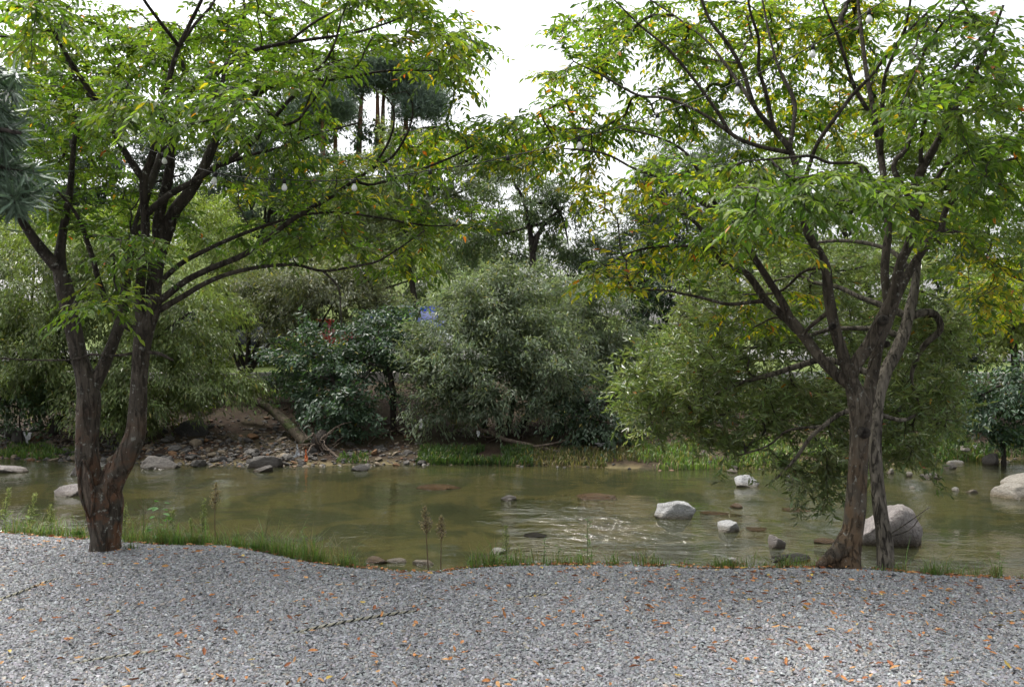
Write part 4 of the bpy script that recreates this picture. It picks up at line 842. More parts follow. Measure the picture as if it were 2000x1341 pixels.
wrock(1740, 925, 14, 8, 'rock_cream', 'round stone close to the right side of the willow trunk', 50)
wrock(1782, 953, 12, 3, 'rock_white', 'thin pale stone barely above the brown shallows', 52)
wrock(1432, 916, 18, 7, 'rock_grey', 'dark stone at the far waterline left of the hanging willow sprays', 54)
wrock(1430, 923, 18, 7, 'rock_cream', 'pale stone just in front of the dark waterline stone', 55)
wrock(704, 919, 32, 9, 'rock_dark', 'dark low stone in the water right of the debris pile', 57)
wrock(1168, 974, 74, 6, 'rock_brown', 'half submerged brown rock with ripples at mid river', 59)
wrock(1042, 1047, 46, 4, 'rock_dark', 'dark rock barely breaking the surface near the gravel edge', 61)
wrock(852, 952, 80, 3, 'rock_brown', 'long brown rock just under the surface', 63)
wrock(1440, 991, 30, 6, 'rock_brown', 'brown stone behind the flat-topped pale rock', 65)
wrock(1395, 1003, 44, 2, 'rock_brown', 'flat brown stone awash right of the large white rock', 67)
wrock(1610, 1060, 46, 7, 'rock_brown', 'tan flat stone at the left side of the zelkova foot', 69)
wrock(1480, 1034, 46, 2, 'rock_brown', 'sunken tan stone right of the flat-topped pale rock', 71)
wrock(1560, 998, 50, 3, 'rock_brown', 'sunken brown stone under the lowest willow spray', 73)
wrock(515, 921, 34, 11, 'rock_grey', 'pale stone in front of the long slab at the stony shore', 75)
wrock(515, 913, 84, 18, 'rock_grey', 'long flat slab lying at the stony shore', 77, .5)
wrock(312, 914, 64, 20, 'rock_grey', 'large brownish boulder at the shore right of the double trunk', 79)
wrock(435, 905, 20, 12, 'rock_dark', 'small bluish dark stone at the shore between boulder and slab', 81)
wrock(970, 1081, 34, 9, 'rock_white', 'white stone at the gravel edge beside a weed', 83)
wrock(1432, 1100, 40, 9, 'rock_white', 'pale flat stone at the gravel edge below the river rocks', 85)
wrock(735, 1098, 40, 10, 'rock_brown', 'tan stone in the shallows at the dip of the gravel edge', 87)
wrock(775, 1098, 30, 9, 'rock_cream', 'pale stone in the shallows at the dip of the gravel edge', 88)
wrock(825, 1102, 36, 8, 'rock_cream', 'cream stone at the foot of the two dry stalks', 89)
wrock(1545, 1093, 70, 6, 'rock_dark', 'dark stone under the gravel edge left of the zelkova foot', 91)
def brock(px, py, wpx, hpx, d, mat, label, seed, rot=(0, 0, 0)):
    c = P(px, py, d); a = wpx / 2 / F * d; o = obj('boulder', rock_mesh('boulder', seed, 4, 10), M[mat]); tag(o, label, 'rock'); o.location = c; o.scale = (a, a * .8, hpx / 2 / F * d); o.rotation_euler = rot
brock(380, 845, 78, 54, 20.6, 'rock_dark', 'big dark slab-sided boulder on the far bank under the willow', 101, (.1, .25, .2))
brock(428, 838, 50, 34, 21.2, 'rock_dark', 'mossy dark boulder right of the slab-sided boulder', 103)
brock(345, 836, 22, 16, 20.8, 'rock_brown', 'orange-brown stone left of the slab-sided boulder', 105)
brock(12, 838, 34, 26, 20.6, 'rock_grey', 'grey rock on the bank at the left edge under the roots', 107)
brock(38, 852, 30, 24, 20.2, 'rock_grey', 'rounded grey rock on the bank beside the hanging plastic scrap', 109)
brock(795, 886, 22, 16, 18.9, 'rock_grey', 'grey rock at the shore left of the grassy bank', 111)
brock(780, 889, 16, 11, 18.8, 'rock_grey', 'small rock beside the grey rock left of the grassy bank', 112)
brock(1885, 876, 22, 10, 18.4, 'rock_cream', 'pale slab on the grassy bank at right', 113, (.3, .2, 0))

# stones of the far bank
stone_me = [rock_mesh('bank_stone', 200 + k, 2, 9, .25) for k in range(6)]
st_m = ['stone_grey', 'stone_tan', 'stone_dark', 'stone_rust']
for nme, c0 in zip(st_m, ((.12, .112, .10), (.18, .145, .10), (.06, .056, .05), (.16, .09, .045))):
    t = NT(nme); ob = t.n('ObjectInfo'); po = t.n('TexCoord').outputs['Object']; f = t.noise(po, 2.5, 5, .6)
    base = t.mix(t.ramp(f, [(.3, 0.), (.7, 1.)]), tuple(x * .65 for x in c0), tuple(x * 1.35 for x in c0))
    base = t.mix(t.ramp(ob.outputs['Random'], [(0, 0.), (1, .7)]), base, tuple(x * .6 for x in c0))
    M[nme] = t.done(t.princ(base, .85, .25, t.bump(f, .6, .1)).outputs[0])
smesh = []
for nme in st_m:
    for me in stone_me:
        c = me.copy(); c.materials.clear(); c.materials.append(M[nme]); smesh.append(c)
def bank_spots(n, lo, hi, far):
    out = []
    while len(out) < n:
        px = rng.uniform(-60, 840); b = rng.gamma(1.6, far / 2.2)
        if px > 640 and rng.random() < .6: continue
        d = 20.0; x = (px - CX) / F * d; y = float(far_edge(x)) + b - .35
        if b > 4.2: continue
        s = rng.uniform(lo, hi) * (1.0 if rng.random() < .8 else 1.6)
        out.append((x + rng.normal(0, .05), y, s))
    return out
for (x, y, s) in bank_spots(290, .045, .105, 1.7):
    k = rng.choice([0, 0, 0, 1, 1, 2, 2, 3])
    o = obj('bank_stone', smesh[k * 6 + rng.integers(6)], loc=(x, y, float(ground_z(x, y)) + s * .25), rot=(rng.uniform(-.4, .4), rng.uniform(-.4, .4), rng.uniform(0, 6.28)), scale=(s * rng.uniform(.9, 1.5), s, s * rng.uniform(.5, .8)))
    tag(o, ('grey', 'tan', 'dark', 'rust-coloured')[k] + ' weathered stone on the stony slope of the far bank', 'stone', 'stones on the far bank')
a = Acc(); sv = [np.array([v.co[:] for v in rock_mesh('tmp', 300 + k, 1, 6, .3).vertices]) for k in range(5)]
stf = np.array([p.vertices[:] for p in rock_mesh('tmp', 300, 1, 6, .3).polygons])
for (x, y, s) in bank_spots(2600, .018, .05, 2.2) + [(rng.uniform(-12, 12), 0, rng.uniform(.02, .06)) for _ in range(500)]:
    if y == 0: y = float(far_edge(x)) + rng.uniform(-.5, 1.6)
    v = sv[rng.integers(5)] * np.array([s * rng.uniform(.9, 1.5), s, s * .65]); an = rng.uniform(0, 6.28); ca, sa = math.cos(an), math.sin(an)
    v = np.stack([v[:, 0] * ca - v[:, 1] * sa, v[:, 0] * sa + v[:, 1] * ca, v[:, 2]], 1) + np.array([x, y, float(ground_z(x, y)) + s * .2])
    a.add(v, tris=stf, col=np.array([(.17, .155, .135), (.24, .19, .13), (.08, .075, .068), (.2, .11, .06)][rng.choice(4, p=[.4, .25, .25, .1])]) * rng.uniform(.28, .75))
tag(obj('bank_rubble', a.mesh('bank_rubble'), M['attr'], kind='stuff'), 'small rubble and pebbles strewn over the far bank', 'rubble')

# ------------------------------------------------------------------ logs, roots, debris on the far bank
def wood(name, label, cat, pts, mat, d, sides=12, rough=.1):
    p4 = np.array([[*P(x, y, dd), wd / 2 / F * dd] for (x, y, wd), dd in zip(pts, d)]); c = catmull(p4, .06)
    V, t_, q_ = tube(c[:, :3], c[:, 3], sides, rough); return tag(obj(name, mesh(name, V, t_, q_, smooth=True), M[mat]), label, cat)
wood('leaning_log', 'mossy tree trunk leaning down the stony far bank', 'log', [(455, 776, 12), (490, 781, 14), (520, 793, 16), (548, 815, 18), (575, 842, 19), (600, 868, 20)], 'mossy', [21.2, 21.0, 20.6, 20.2, 19.8, 19.4])
wood('fallen_branch', 'long bare grey branch lying at the foot of the round willow bush', 'branch', [(925, 838, 9), (955, 843, 9), (985, 857, 8), (1030, 868, 8), (1065, 877, 7), (1110, 884, 6), (1180, 883, 4)], 'dead_wood', [19.6, 19.5, 19.3, 19.1, 18.9, 18.8, 18.9])
wood('fallen_branch', 'thin crossing branch on the grassy bank right of the long bare branch', 'branch', [(1000, 876, 3), (1040, 872, 4), (1080, 866, 5), (1120, 856, 4), (1160, 850, 3)], 'dead_wood', [18.8, 18.9, 19.0, 19.3, 19.5], 7)
wood('fallen_branch', 'bare branch slanting into the water right of the debris pile', 'branch', [(632, 868, 5), (650, 885, 5), (672, 900, 4)], 'dead_wood', [19.0, 18.7, 18.45], 7)
wood('fallen_twig', 'dark twig lying on the gravel in front of the zelkova foot', 'twig', [(1600, 1105, 2), (1640, 1110, 3), (1664, 1102, 2)], 'bark_dark', [6.6, 6.55, 6.65], 6)
wood('fallen_stick', 'short dark stick at the gravel edge left of the zelkova foot', 'stick', [(1512, 1097, 4), (1528, 1092, 5), (1540, 1085, 3)], 'bark_dark', [6.75, 6.85, 6.9], 6)
def tangle(name, label, cx, cy, d, rx, ry, n, wr=(.012, .03)):
    root = thing(name, label, 'roots'); c = P(cx, cy, d)
    V, t_, q_ = tube([c + np.array([.05, .2, .25]), c + np.array([0, .05, .05]), c + np.array([-.02, -.02, -.12])], [.10, .17, .08], 10, .35); obj('stump', mesh('stump', V, t_, q_, smooth=True), M['bark_dark'], root)
    for _ in range(n):
        p = c + rng.normal(0, .05, 3); v = norm(np.array([rng.normal(0, 1) * rx / ry, rng.normal(-.3, .4), rng.normal(-.2, .8)])); pts = [p]
        for m in range(6): v = norm(v + rng.normal(0, .38, 3)); p = p + v * rng.uniform(.5, 1.2) * ry / F * d / 3; p[2] = max(p[2], float(ground_z(p[0], p[1])) + .01); pts.append(p)
        q = catmull(pts, .05); V, t_, q_ = tube(q, np.linspace(rng.uniform(*wr), .004, len(q)), 6, .15); obj('root', mesh('root', V, t_, q_, smooth=True), M['dead_wood'], root)
tangle('root_debris', 'tangled uprooted stump with flood debris at the waterline', 622, 868, 19.0, 40, 40, 26)
tangle('exposed_roots', 'exposed tangled roots hanging over the bank at far left', 105, 838, 20.3, 60, 35, 18, (.012, .025))
def scrap(label, px, py, d, w_, h_, col, name='plastic_scrap', cat='litter', seed=1):
    n, m = 7, 9; V = []; c = P(px, py, d)
    for i in range(m):
        for j in range(n):
            u, v = j / (n - 1) - .5, i / (m - 1) - .5; wd = w_ * (.55 + .45 * math.cos(v * 2.2 + seed))
            V.append(c + np.array([u * wd + .25 * w_ * nz(v * 3, seed), .05 * nz(u * 4 + seed, v * 4) + .03, -v * h_ + .15 * h_ * nz(u * 3, v * 3, seed)]))
    q = [[i * n + j, i * n + j + 1, (i + 1) * n + j + 1, (i + 1) * n + j] for i in range(m - 1) for j in range(n - 1)]
    o = obj(name, mesh(name, V, quads=q, smooth=False), simple_mat('plastic', col, .35, .15, 20, .5)); md = o.modifiers.new('thick', 'SOLIDIFY'); md.thickness = .004; tag(o, label, cat)
scrap('white plastic scrap hanging from roots at far left', 52, 858, 19.9, .22, .30, (.5, .5, .5), seed=2)
scrap('thin white plastic strip on the bank at the left edge', 8, 843, 20.0, .07, .24, (.55, .55, .53), seed=3)
scrap('grey plastic sheet caught in the root debris', 580, 880, 18.25, .17, .24, (.36, .38, .40), seed=4)
scrap('bright orange strap caught in the root debris', 597, 890, 18.15, .07, .24, (.62, .19, .07), 'orange_strap', seed=5)
scrap('white scrap dangling at the left foot of the round willow bush', 822, 828, 19.3, .07, .20, (.6, .6, .58), seed=6)
scrap('white scrap under the middle of the round willow bush', 934, 847, 19.2, .07, .12, (.6, .6, .6), seed=7)
scrap('grey scrap on the bank right of the crossing branches', 1172, 869, 18.8, .24, .08, (.32, .32, .31), seed=8)
scrap('crumpled pale scrap on the bank at right', 1906, 873, 18.3, .16, .07, (.45, .45, .43), seed=9)

# ------------------------------------------------------------------ grass and weeds
def blades(pos, h, wd, cols, lean=.5):
    n = len(pos); an = rng.uniform(0, 6.28, n); dr = np.stack([np.cos(an), np.sin(an), 0 * an], 1); ln = rng.uniform(.1, lean, n)[:, None] * h[:, None]
    sd = np.stack([-np.sin(an), np.cos(an), 0 * an], 1) * (wd / 2)[:, None]; z = np.array([0, 0, 1.0])
    m1 = pos + dr * ln * .3 + z * h[:, None] * .55; tp = pos + dr * ln + z * h[:, None] * (1 - .35 * rng.random((n, 1)) * lean)
    V = np.stack([pos - sd, pos + sd, m1 + sd * .8, m1 - sd * .8, tp], 1).reshape(-1, 3)
    i = np.arange(n)[:, None] * 5; return V, (i + np.array([[3, 2, 4]])).reshape(-1, 3), (i + np.array([[0, 1, 2, 3]])).reshape(-1, 4), np.repeat(cols, 5, 0)
def gcols(n, base, dry=.15):
    c = np.array(base)[None] * rng.uniform(.6, 1.4, (n, 1)) * (1 + rng.normal(0, .08, (n, 3))); m = rng.random(n) < dry; c[m] = np.array([.25, .21, .10]) * rng.uniform(.6, 1.2, (m.sum(), 1)); return np.clip(c, .01, .6)
# near edge grass, clumped
ax, ay, ah = [], [], []
seg = [(0, 170, 900, .13), (240, 360, 800, .15), (360, 480, 1000, .12), (480, 640, 1300, .17), (640, 700, 350, .12), (900, 960, 260, .14), (960, 1330, 1100, .08), (1330, 1600, 800, .06), (1590, 1760, 250, .05), (1750, 1990, 700, .10), (-300, 0, 500, .13), (2000, 2300, 400, .1), (655, 745, 60, .1)]
for x0, x1, n, h in seg:
    n = int(n * .8); m_ = max(4, n // 42); cl = rng.uniform(x0, x1, m_); ki = rng.integers(m_, size=n); hk = rng.uniform(.35, 1.5, m_)[ki]; px = cl[ki] + rng.normal(0, 8, n)
    x = (px - CX) / F * 7.0; x = (px - CX) / F * near_edge(x); off = np.abs(rng.normal(0, .13, n)) - .07
    ax.append(x); ay.append(near_edge(x) + off); ah.append(np.clip(rng.gamma(5, h / 5, n) * hk, .02, .34))
ax, ay, ah = map(np.concatenate, (ax, ay, ah)); pos = np.stack([ax, ay, np.maximum(ground_z(ax, ay), WZ)], 1)
a = Acc(); a.add(*blades(pos, ah * .85 + .045, rng.uniform(.003, .0065, len(ax)), gcols(len(ax), (.12, .195, .05), .22), 1.0))
# far grass
def far_grass(x0, x1, b0, b1, n, h, base, dry):
    px = rng.uniform(x0, x1, n); x = (px - CX) / F * 18.5; y = far_edge(x) + rng.uniform(b0, b1, n); keep = np.array([nz(xx * 1.1, yy * 1.6, 4) > -.25 for xx, yy in zip(x, y)]); x, y = x[keep], y[keep]
    a2.add(*blades(np.stack([x, y, np.maximum(ground_z(x, y), WZ)], 1), rng.uniform(.5, 1.3, len(x)) * h, rng.uniform(.012, .03, len(x)), gcols(len(x), base, dry), .7))
a2 = Acc()
far_grass(815, 1040, -.05, .9, 4200, .16, (.05, .09, .025), .05); far_grass(1000, 1240, -.05, 1.0, 2500, .12, (.085, .10, .035), .35); far_grass(1240, 1680, -.1, 1.7, 6500, .15, (.10, .16, .04), .15)
far_grass(1680, 1960, -.1, 1.6, 4500, .15, (.07, .12, .03), .08); far_grass(-60, 130, -.05, .6, 1800, .14, (.09, .15, .035), .05); far_grass(660, 720, .05, .5, 250, .1, (.07, .12, .03), .05); far_grass(1960, 2200, 0, 1.5, 1500, .14, (.05, .09, .025), .05)
far_grass(480, 780, 6.6, 8.5, 2500, .14, (.15, .20, .05), .1); far_grass(1000, 1400, 6.0, 8.5, 2200, .2, (.14, .2, .05), .1)
tag(obj('edge_grass', a.mesh('edge_grass'), M['grass'], kind='stuff'), 'uneven green grass growing along the gravel edge', 'grass')
tag(obj('bank_grass', a2.mesh('bank_grass'), M['grass'], kind='stuff'), 'low grass and herbs covering parts of the far bank', 'grass')
for px, py, lb, n, h in ((345, 1060, 'dark green grass tuft alone on the gravel right of the double trunk', 60, .10), (155, 1042, 'small grass tuft on the gravel left of the double trunk', 90, .05), (497, 1068, 'bright tiny grass tuft on the gravel near the bend of the edge', 70, .045), (255, 1072, 'sparse dry tuft at the right foot of the double trunk', 40, .07)):
    d = H * F / (py - CY); c = P(px, py, d); pos = c + rng.normal(0, .018, (n, 3)) * np.array([1.4, 1, 0]); pos[:, 2] = -.005
    q = Acc(); q.add(*blades(pos, rng.uniform(.5, 1.2, n) * h, rng.uniform(.003, .006, n), gcols(n, (.07, .14, .03), .05), 1.1)); tag(obj('grass_tuft', q.mesh('grass_tuft'), M['grass']), lb, 'grass')

M['stem_green'] = simple_mat('stem_green', (.10, .13, .045), .7); M['stem_dry'] = simple_mat('stem_dry', (.13, .085, .055), .8)
def weed(px, py, top, kind, label, lean=0):
    d = (H + .03) * F / (py - CY) + .08; b = P(px, py, d); b[2] -= .12; tp = P(px + lean, top, d); hgt = tp[2] - b[2]
    root = thing('weed', label, 'weed'); pts = catmull([b, (b + tp) / 2 + rng.normal(0, .012, 3), tp], .03); dry = kind == 'dry'
    V, t_, q_ = tube(pts, np.linspace(.0055 if dry else .004, .0012, len(pts)), 5); obj('stem', mesh('stem', V, t_, q_, smooth=True), M['stem_dry' if dry else 'stem_green'], root)
    ps, ds, ls, cs = [], [], [], []; tw = Acc()
    def at(s): return np.array([np.interp(s, np.linspace(0, 1, len(pts)), pts[:, m]) for m in range(3)])
    if kind in ('dry', 'panicle'):
        s0 = .62 if dry else .35; nb = int(40 + hgt * 60)
        for s in rng.uniform(s0, 1, nb):
            p = at(s); an = rng.uniform(0, 6.28); L = hgt * (.16 if dry else .2) * (1.15 - (s - s0) / (1 - s0)) * rng.uniform(.5, 1); v = norm(np.array([math.cos(an), math.sin(an), 1.1])); e = p + v * L
            tw.add(*tube([p, (p + e) / 2 + [0, 0, .004], e], [.0012, .001, .0007], 3, cap=False))
            for k in range(5): ps.append(p + v * L * rng.uniform(.35, 1.05) + rng.normal(0, .005, 3)); ds.append(norm(rng.normal(0, 1, 3) + [0, 0, .6])); ls.append(rng.uniform(.011, .022)); cs.append(np.array([.30, .25, .17] if dry else [.24, .28, .11]) * rng.uniform(.6, 1.5))
        if not dry:
            for s in rng.uniform(.05, .6, 30): an = rng.uniform(0, 6.28); ps.append(at(s)); ds.append(norm(np.array([math.cos(an), math.sin(an), rng.uniform(-.2, .7)]))); ls.append(rng.uniform(.035, .075)); cs.append(np.array([.17, .24, .07]) * rng.uniform(.6, 1.3))
    elif kind == 'leafy':
        for s in np.linspace(.08, 1, 34): an = rng.uniform(0, 6.28); ps.append(at(s)); ds.append(norm(np.array([math.cos(an), math.sin(an), rng.uniform(-.2, .6)]))); ls.append(rng.uniform(.03, .085) * (1.15 - s * .6)); cs.append(np.array([.10, .2, .04]) * rng.uniform(.7, 1.4))
    elif kind == 'broad':
        for s in np.linspace(.35, 1, 16):
            an = rng.uniform(0, 6.28); p = at(s); v = np.array([math.cos(an), math.sin(an), .5]); e = p + v * .05; tw.add(*tube([p, e], [.0014, .001], 3, cap=False))
            ps.append(e); ds.append(norm(np.array([math.cos(an), math.sin(an), -.15]))); ls.append(rng.uniform(.055, .085)); cs.append(np.array([.10, .27, .05]) * rng.uniform(.8, 1.3))
    elif kind == 'bare':
        for s in rng.uniform(.2, .9, 9):
            p = at(s); an = rng.uniform(0, 6.28); e = p + norm(np.array([math.cos(an), math.sin(an) * .4, 1.4])) * hgt * .35; tw.add(*tube([p, (p + e) / 2 + rng.normal(0, .006, 3), e], [.0016, .0012, .0007], 3, cap=False))
    if tw.n: obj('side_shoots', tw.mesh('side_shoots', True), M['stem_dry' if dry or kind == 'bare' else 'stem_green'], root, kind='stuff')
    if ps:
        q = Acc(); L = np.array(ls); wr = {'broad': .62, 'leafy': .24, 'dry': .6, 'panicle': .32}[kind]
        q.add(*leaf_arrays(np.array(ps), np.array(ds), norm(np.array([0, 0, 1.]) + rng.normal(0, .3, (len(ps), 3))), L, L * wr, np.clip(np.array(cs), .01, .6), kind == 'broad'))
        obj('leaves', q.mesh('leaves'), M['grass'], root, kind='stuff')
weed(422, 1050, 946, 'dry', 'tall dry brown weed stalk with a seed head right of the double trunk')
weed(838, 1106, 992, 'dry', 'taller of the two dry stalks at the dip in the gravel edge', -8)
weed(860, 1106, 1010, 'dry', 'shorter of the two dry stalks at the dip in the gravel edge', 2)
weed(12, 1032, 955, 'panicle', 'bushy seeding weed at the left edge of the gravel', 6)
weed(50, 1034, 965, 'panicle', 'leaning seeding weed second from the left edge', 18)
weed(100, 1034, 984, 'panicle', 'thin seeding weed left of the double trunk')
weed(245, 1050, 985, 'panicle', 'seeding weed touching the right side of the double trunk')
weed(275, 1052, 970, 'bare', 'thin dry grass stalk right of the double trunk', 4)
weed(300, 1052, 985, 'broad', 'young plant with bright broad leaves right of the double trunk', 12)
weed(338, 1054, 995, 'panicle', 'pale seeding weed right of the bright broad-leaved plant')
weed(372, 1054, 1014, 'panicle', 'short seeding weed left of the tall dry stalk')
weed(396, 1056, 976, 'panicle', 'green seeding weed just left of the tall dry stalk', 4)
weed(512, 1066, 1004, 'bare', 'bare branching dry twig at the bend of the gravel edge', 14)
weed(585, 1080, 1032, 'leafy', 'leafy green weed at the bend of the gravel edge', 6)
weed(988, 1092, 1026, 'panicle', 'bushy seeding weed above the white stone at the gravel edge')
weed(1060, 1092, 1050, 'leafy', 'low leafy weed right of the bushy seeding weed', 4)
weed(1090, 1094, 1064, 'leafy', 'shortest leafy weed at the middle of the gravel edge')
weed(1150, 1092, 1010, 'leafy', 'slender upright green weed at the middle of the gravel edge', -2)
weed(1945, 1116, 1075, 'leafy', 'small green weed at the right end of the gravel edge', 8)

# ------------------------------------------------------------------ fallen leaves
def fallen_shape(seed):
    r_ = np.random.default_rng(seed); n = 7; V = []; cu, cv = r_.uniform(-.35, .5), r_.uniform(.1, .6)
    for i in range(n):
        u = i / (n - 1); wd = .2 * math.sin(math.pi * min(1, u * .96 + .02)) ** .8 * (1.15 - .4 * u)
        for v in (-1, 0, 1): V.append([u - .5, v * wd, .1 + cu * (u - .5) ** 2 + cv * abs(v) * wd * 1.2 + .03 * r_.normal()])
    q = [[i * 3 + j, i * 3 + j + 1, i * 3 + j + 4, i * 3 + j + 3] for i in range(n - 1) for j in range(2)]
    return np.array(V), np.array(q)
FS = [fallen_shape(k) for k in range(6)]
FC = [(.40, .17, .055), (.46, .25, .10), (.25, .085, .03), (.15, .055, .025), (.46, .33, .07)]
FM = []
for k, c in enumerate(FC):
    t = NT('fallen_leaf'); po = t.n('TexCoord').outputs['Object']; oi = t.n('ObjectInfo')
    cc = t.mix(t.ramp(t.noise(po, 5, 3), [(.35, 0.), (.7, .6)]), c, tuple(x * .5 for x in c)); cc = t.mix(t.ramp(oi.outputs['Random'], [(0, 0.), (1, .35)]), cc, tuple(x * 1.25 for x in c))
    FM.append(t.done(t.princ(cc, .6, .3).outputs[0]))
FME = []
for mt in FM:
    for V, q in FS: me = mesh('fallen_leaf', V, quads=q, smooth=True); me.materials.append(mt); FME.append(me)
def leaf_spots(n):
    out = []
    while len(out) < n:
        y = rng.uniform(4.1, 8.0); x = rng.uniform(-.62, .62) * y; e = float(near_edge(x))
        if y > e + .02: continue
        px = x / y * F + CX; pr = .13 + .5 * math.exp(-(e - y) / .4) + .42 * math.exp(-((px - 1600) / 420) ** 2) * math.exp(-(e - y) / 1.6)
        if nz(x * 1.4, y * 1.4, 9) < -.15: pr *= .55
        if rng.random() < pr: out.append((x, y))
    return out
sp = leaf_spots(1500); sp.sort(key=lambda s: s[1] + rng.uniform(0, 2.2)); 
for (x, y) in sp[:300]:
    s = rng.uniform(.03, .056); k = rng.choice(5, p=[.36, .26, .2, .13, .05])
    o = obj('fallen_leaf', FME[k * 6 + rng.integers(6)], loc=(x, y, float(pad_z(x, y)) + .012 + rng.uniform(0, .008)), rot=(rng.normal(0, .35), rng.normal(0, .35), rng.uniform(0, 6.28)), scale=(s, s, s))
    tag(o, ('orange', 'tan', 'reddish-brown', 'dark brown', 'yellow')[k] + ' dry fallen leaf lying on the grey gravel', 'leaf', 'fallen leaves on the gravel')
a = Acc()
extra = [(x, float(near_edge(x)) + rng.normal(0, .03)) for x in np.concatenate([rng.normal(c_, .12, 13) for c_ in rng.uniform(-1.9, 3.0, 16)])]
for (x, y) in sp[300:] + extra:
    V, q = FS[rng.integers(6)]; s = rng.uniform(.028, .052); an = rng.uniform(0, 6.28); ti = rng.normal(0, .35); ca, sa = math.cos(an), math.sin(an)
    v = V * s; v = np.stack([v[:, 0], v[:, 1] * math.cos(ti) - v[:, 2] * math.sin(ti), v[:, 1] * math.sin(ti) + v[:, 2] * math.cos(ti)], 1)
    v = np.stack([v[:, 0] * ca - v[:, 1] * sa, v[:, 0] * sa + v[:, 1] * ca, v[:, 2]], 1) + np.array([x, y, float(pad_z(x, y)) + .016])
    a.add(v, quads=q, col=np.array(FC[rng.choice(5, p=[.34, .2, .26, .16, .04])]) * rng.uniform(.7, 1.15))
tag(obj('leaf_litter', a.mesh('leaf_litter', True), M['attr'], kind='stuff'), 'scattered brown leaf litter among the gravel and along its edge', 'leaf litter')

# ------------------------------------------------------------------ rope half buried in the gravel
M['rope_light'] = simple_mat('rope_light', (.33, .31, .24), .85); M['rope_dark'] = simple_mat('rope_dark', (.02, .022, .02), .8)
def rope(label, pts):
    root = thing('rope', label, 'rope'); g = []
    for px, py, li in pts: d = H * F / (py - CY); p = P(px, py, d); p[2] = float(pad_z(p[0], p[1])) + li; g.append(p)
    c = catmull(g, .008); s = np.concatenate([[0], np.cumsum(np.linalg.norm(np.diff(c, axis=0), axis=1))])
    c[:, 2] += .002 * np.sin(s * 4.3)
    T = norm(np.gradient(c, axis=0)); sd = norm(np.cross(T, [0, 0, 1.])); up = np.cross(sd, T)
    for k, mt in enumerate(('rope_light', 'rope_dark', 'rope_light')):
        an = s * 2 * math.pi / .055 + k * 2.094; q = c + (sd * np.cos(an)[:, None] + up * np.sin(an)[:, None]) * .0048
        V, t_, q_ = tube(q, .0046, 5); obj('strand', mesh('strand', V, t_, q_, smooth=True), M[mt], root)
rope('long twisted black and cream rope half buried across the gravel', [(-40, 1326, -.01), (120, 1300, -.004), (200, 1289, .006), (300, 1274, .005), (400, 1259, -.008), (540, 1241, -.006), (620, 1228, .009), (720, 1211, .012), (790, 1200, .009), (860, 1191, -.008), (960, 1177, -.004), (1050, 1166, .005), (1110, 1159, -.006), (1330, 1136, -.002), (1370, 1131, -.008)])
rope('short length of twisted rope half buried in the gravel at the left edge', [(-60, 1192, -.006), (0, 1172, .006), (50, 1154, .009), (95, 1136, .006), (150, 1120, -.012)])

# ------------------------------------------------------------------ string lights
def lights():
    root = thing('string_lights', 'festoon cable with white bulbs strung between the two zelkovas', 'string lights')
    B = [(318, 300, 6.9, 1), (421, 338, 6.4, 1), (555, 350, 6.3, 1), (692, 350, 6.3, 1), (840, 332, 6.3, 0), (992, 305, 6.3, 0), (1131, 268, 6.2, 1), (1283, 222, 6.1, 1), (1441, 160, 5.9, 1), (1588, 88, 5.7, 1), (1697, 20, 5.5, 1)]
    t = NT('bulb_glass'); M['bulb'] = t.done(t.princ((.8, .8, .77), .25, .5).outputs[0]); M['black_plastic'] = simple_mat('black_plastic', (.012, .012, .012), .5)
    c = [P(b[0], b[1], b[2]) for b in B]; c = [P(270, 280, 7.0)] + c + [P(1760, -30, 5.4)]; pts = []
    for i in range(len(c) - 1):
        for s in np.linspace(0, 1, 8, endpoint=False): p = c[i] + (c[i + 1] - c[i]) * s; p[2] -= .05 * s * (1 - s); pts.append(p)
    pts.append(c[-1]); V, t_, q_ = tube(pts, .0036, 6); obj('cable', mesh('cable', V, t_, q_, smooth=True), M['black_plastic'], root)
    z = np.array([0, 0, 1.])
    sV = tube([z * .012, z * -.002, z * -.004, z * -.036, z * -.038], [.008, .012, .016, .016, .010], 12); bV = tube([z * -.036, z * -.046, z * -.058, z * -.072, z * -.086, z * -.095, z * -.098], [.010, .013, .020, .0245, .022, .013, .002], 14)
    sm = mesh('socket', *sV, smooth=True); bm_ = mesh('bulb', *bV, smooth=True)
    for (x, y, d, lit) in B:
        p = P(x, y, d); s = obj('socket', sm, M['black_plastic'], root, p, (rng.normal(0, .08), rng.normal(0, .1), 0), (.82, .82, .82))
        if lit: obj('bulb', bm_, M['bulb'], s)
lights()

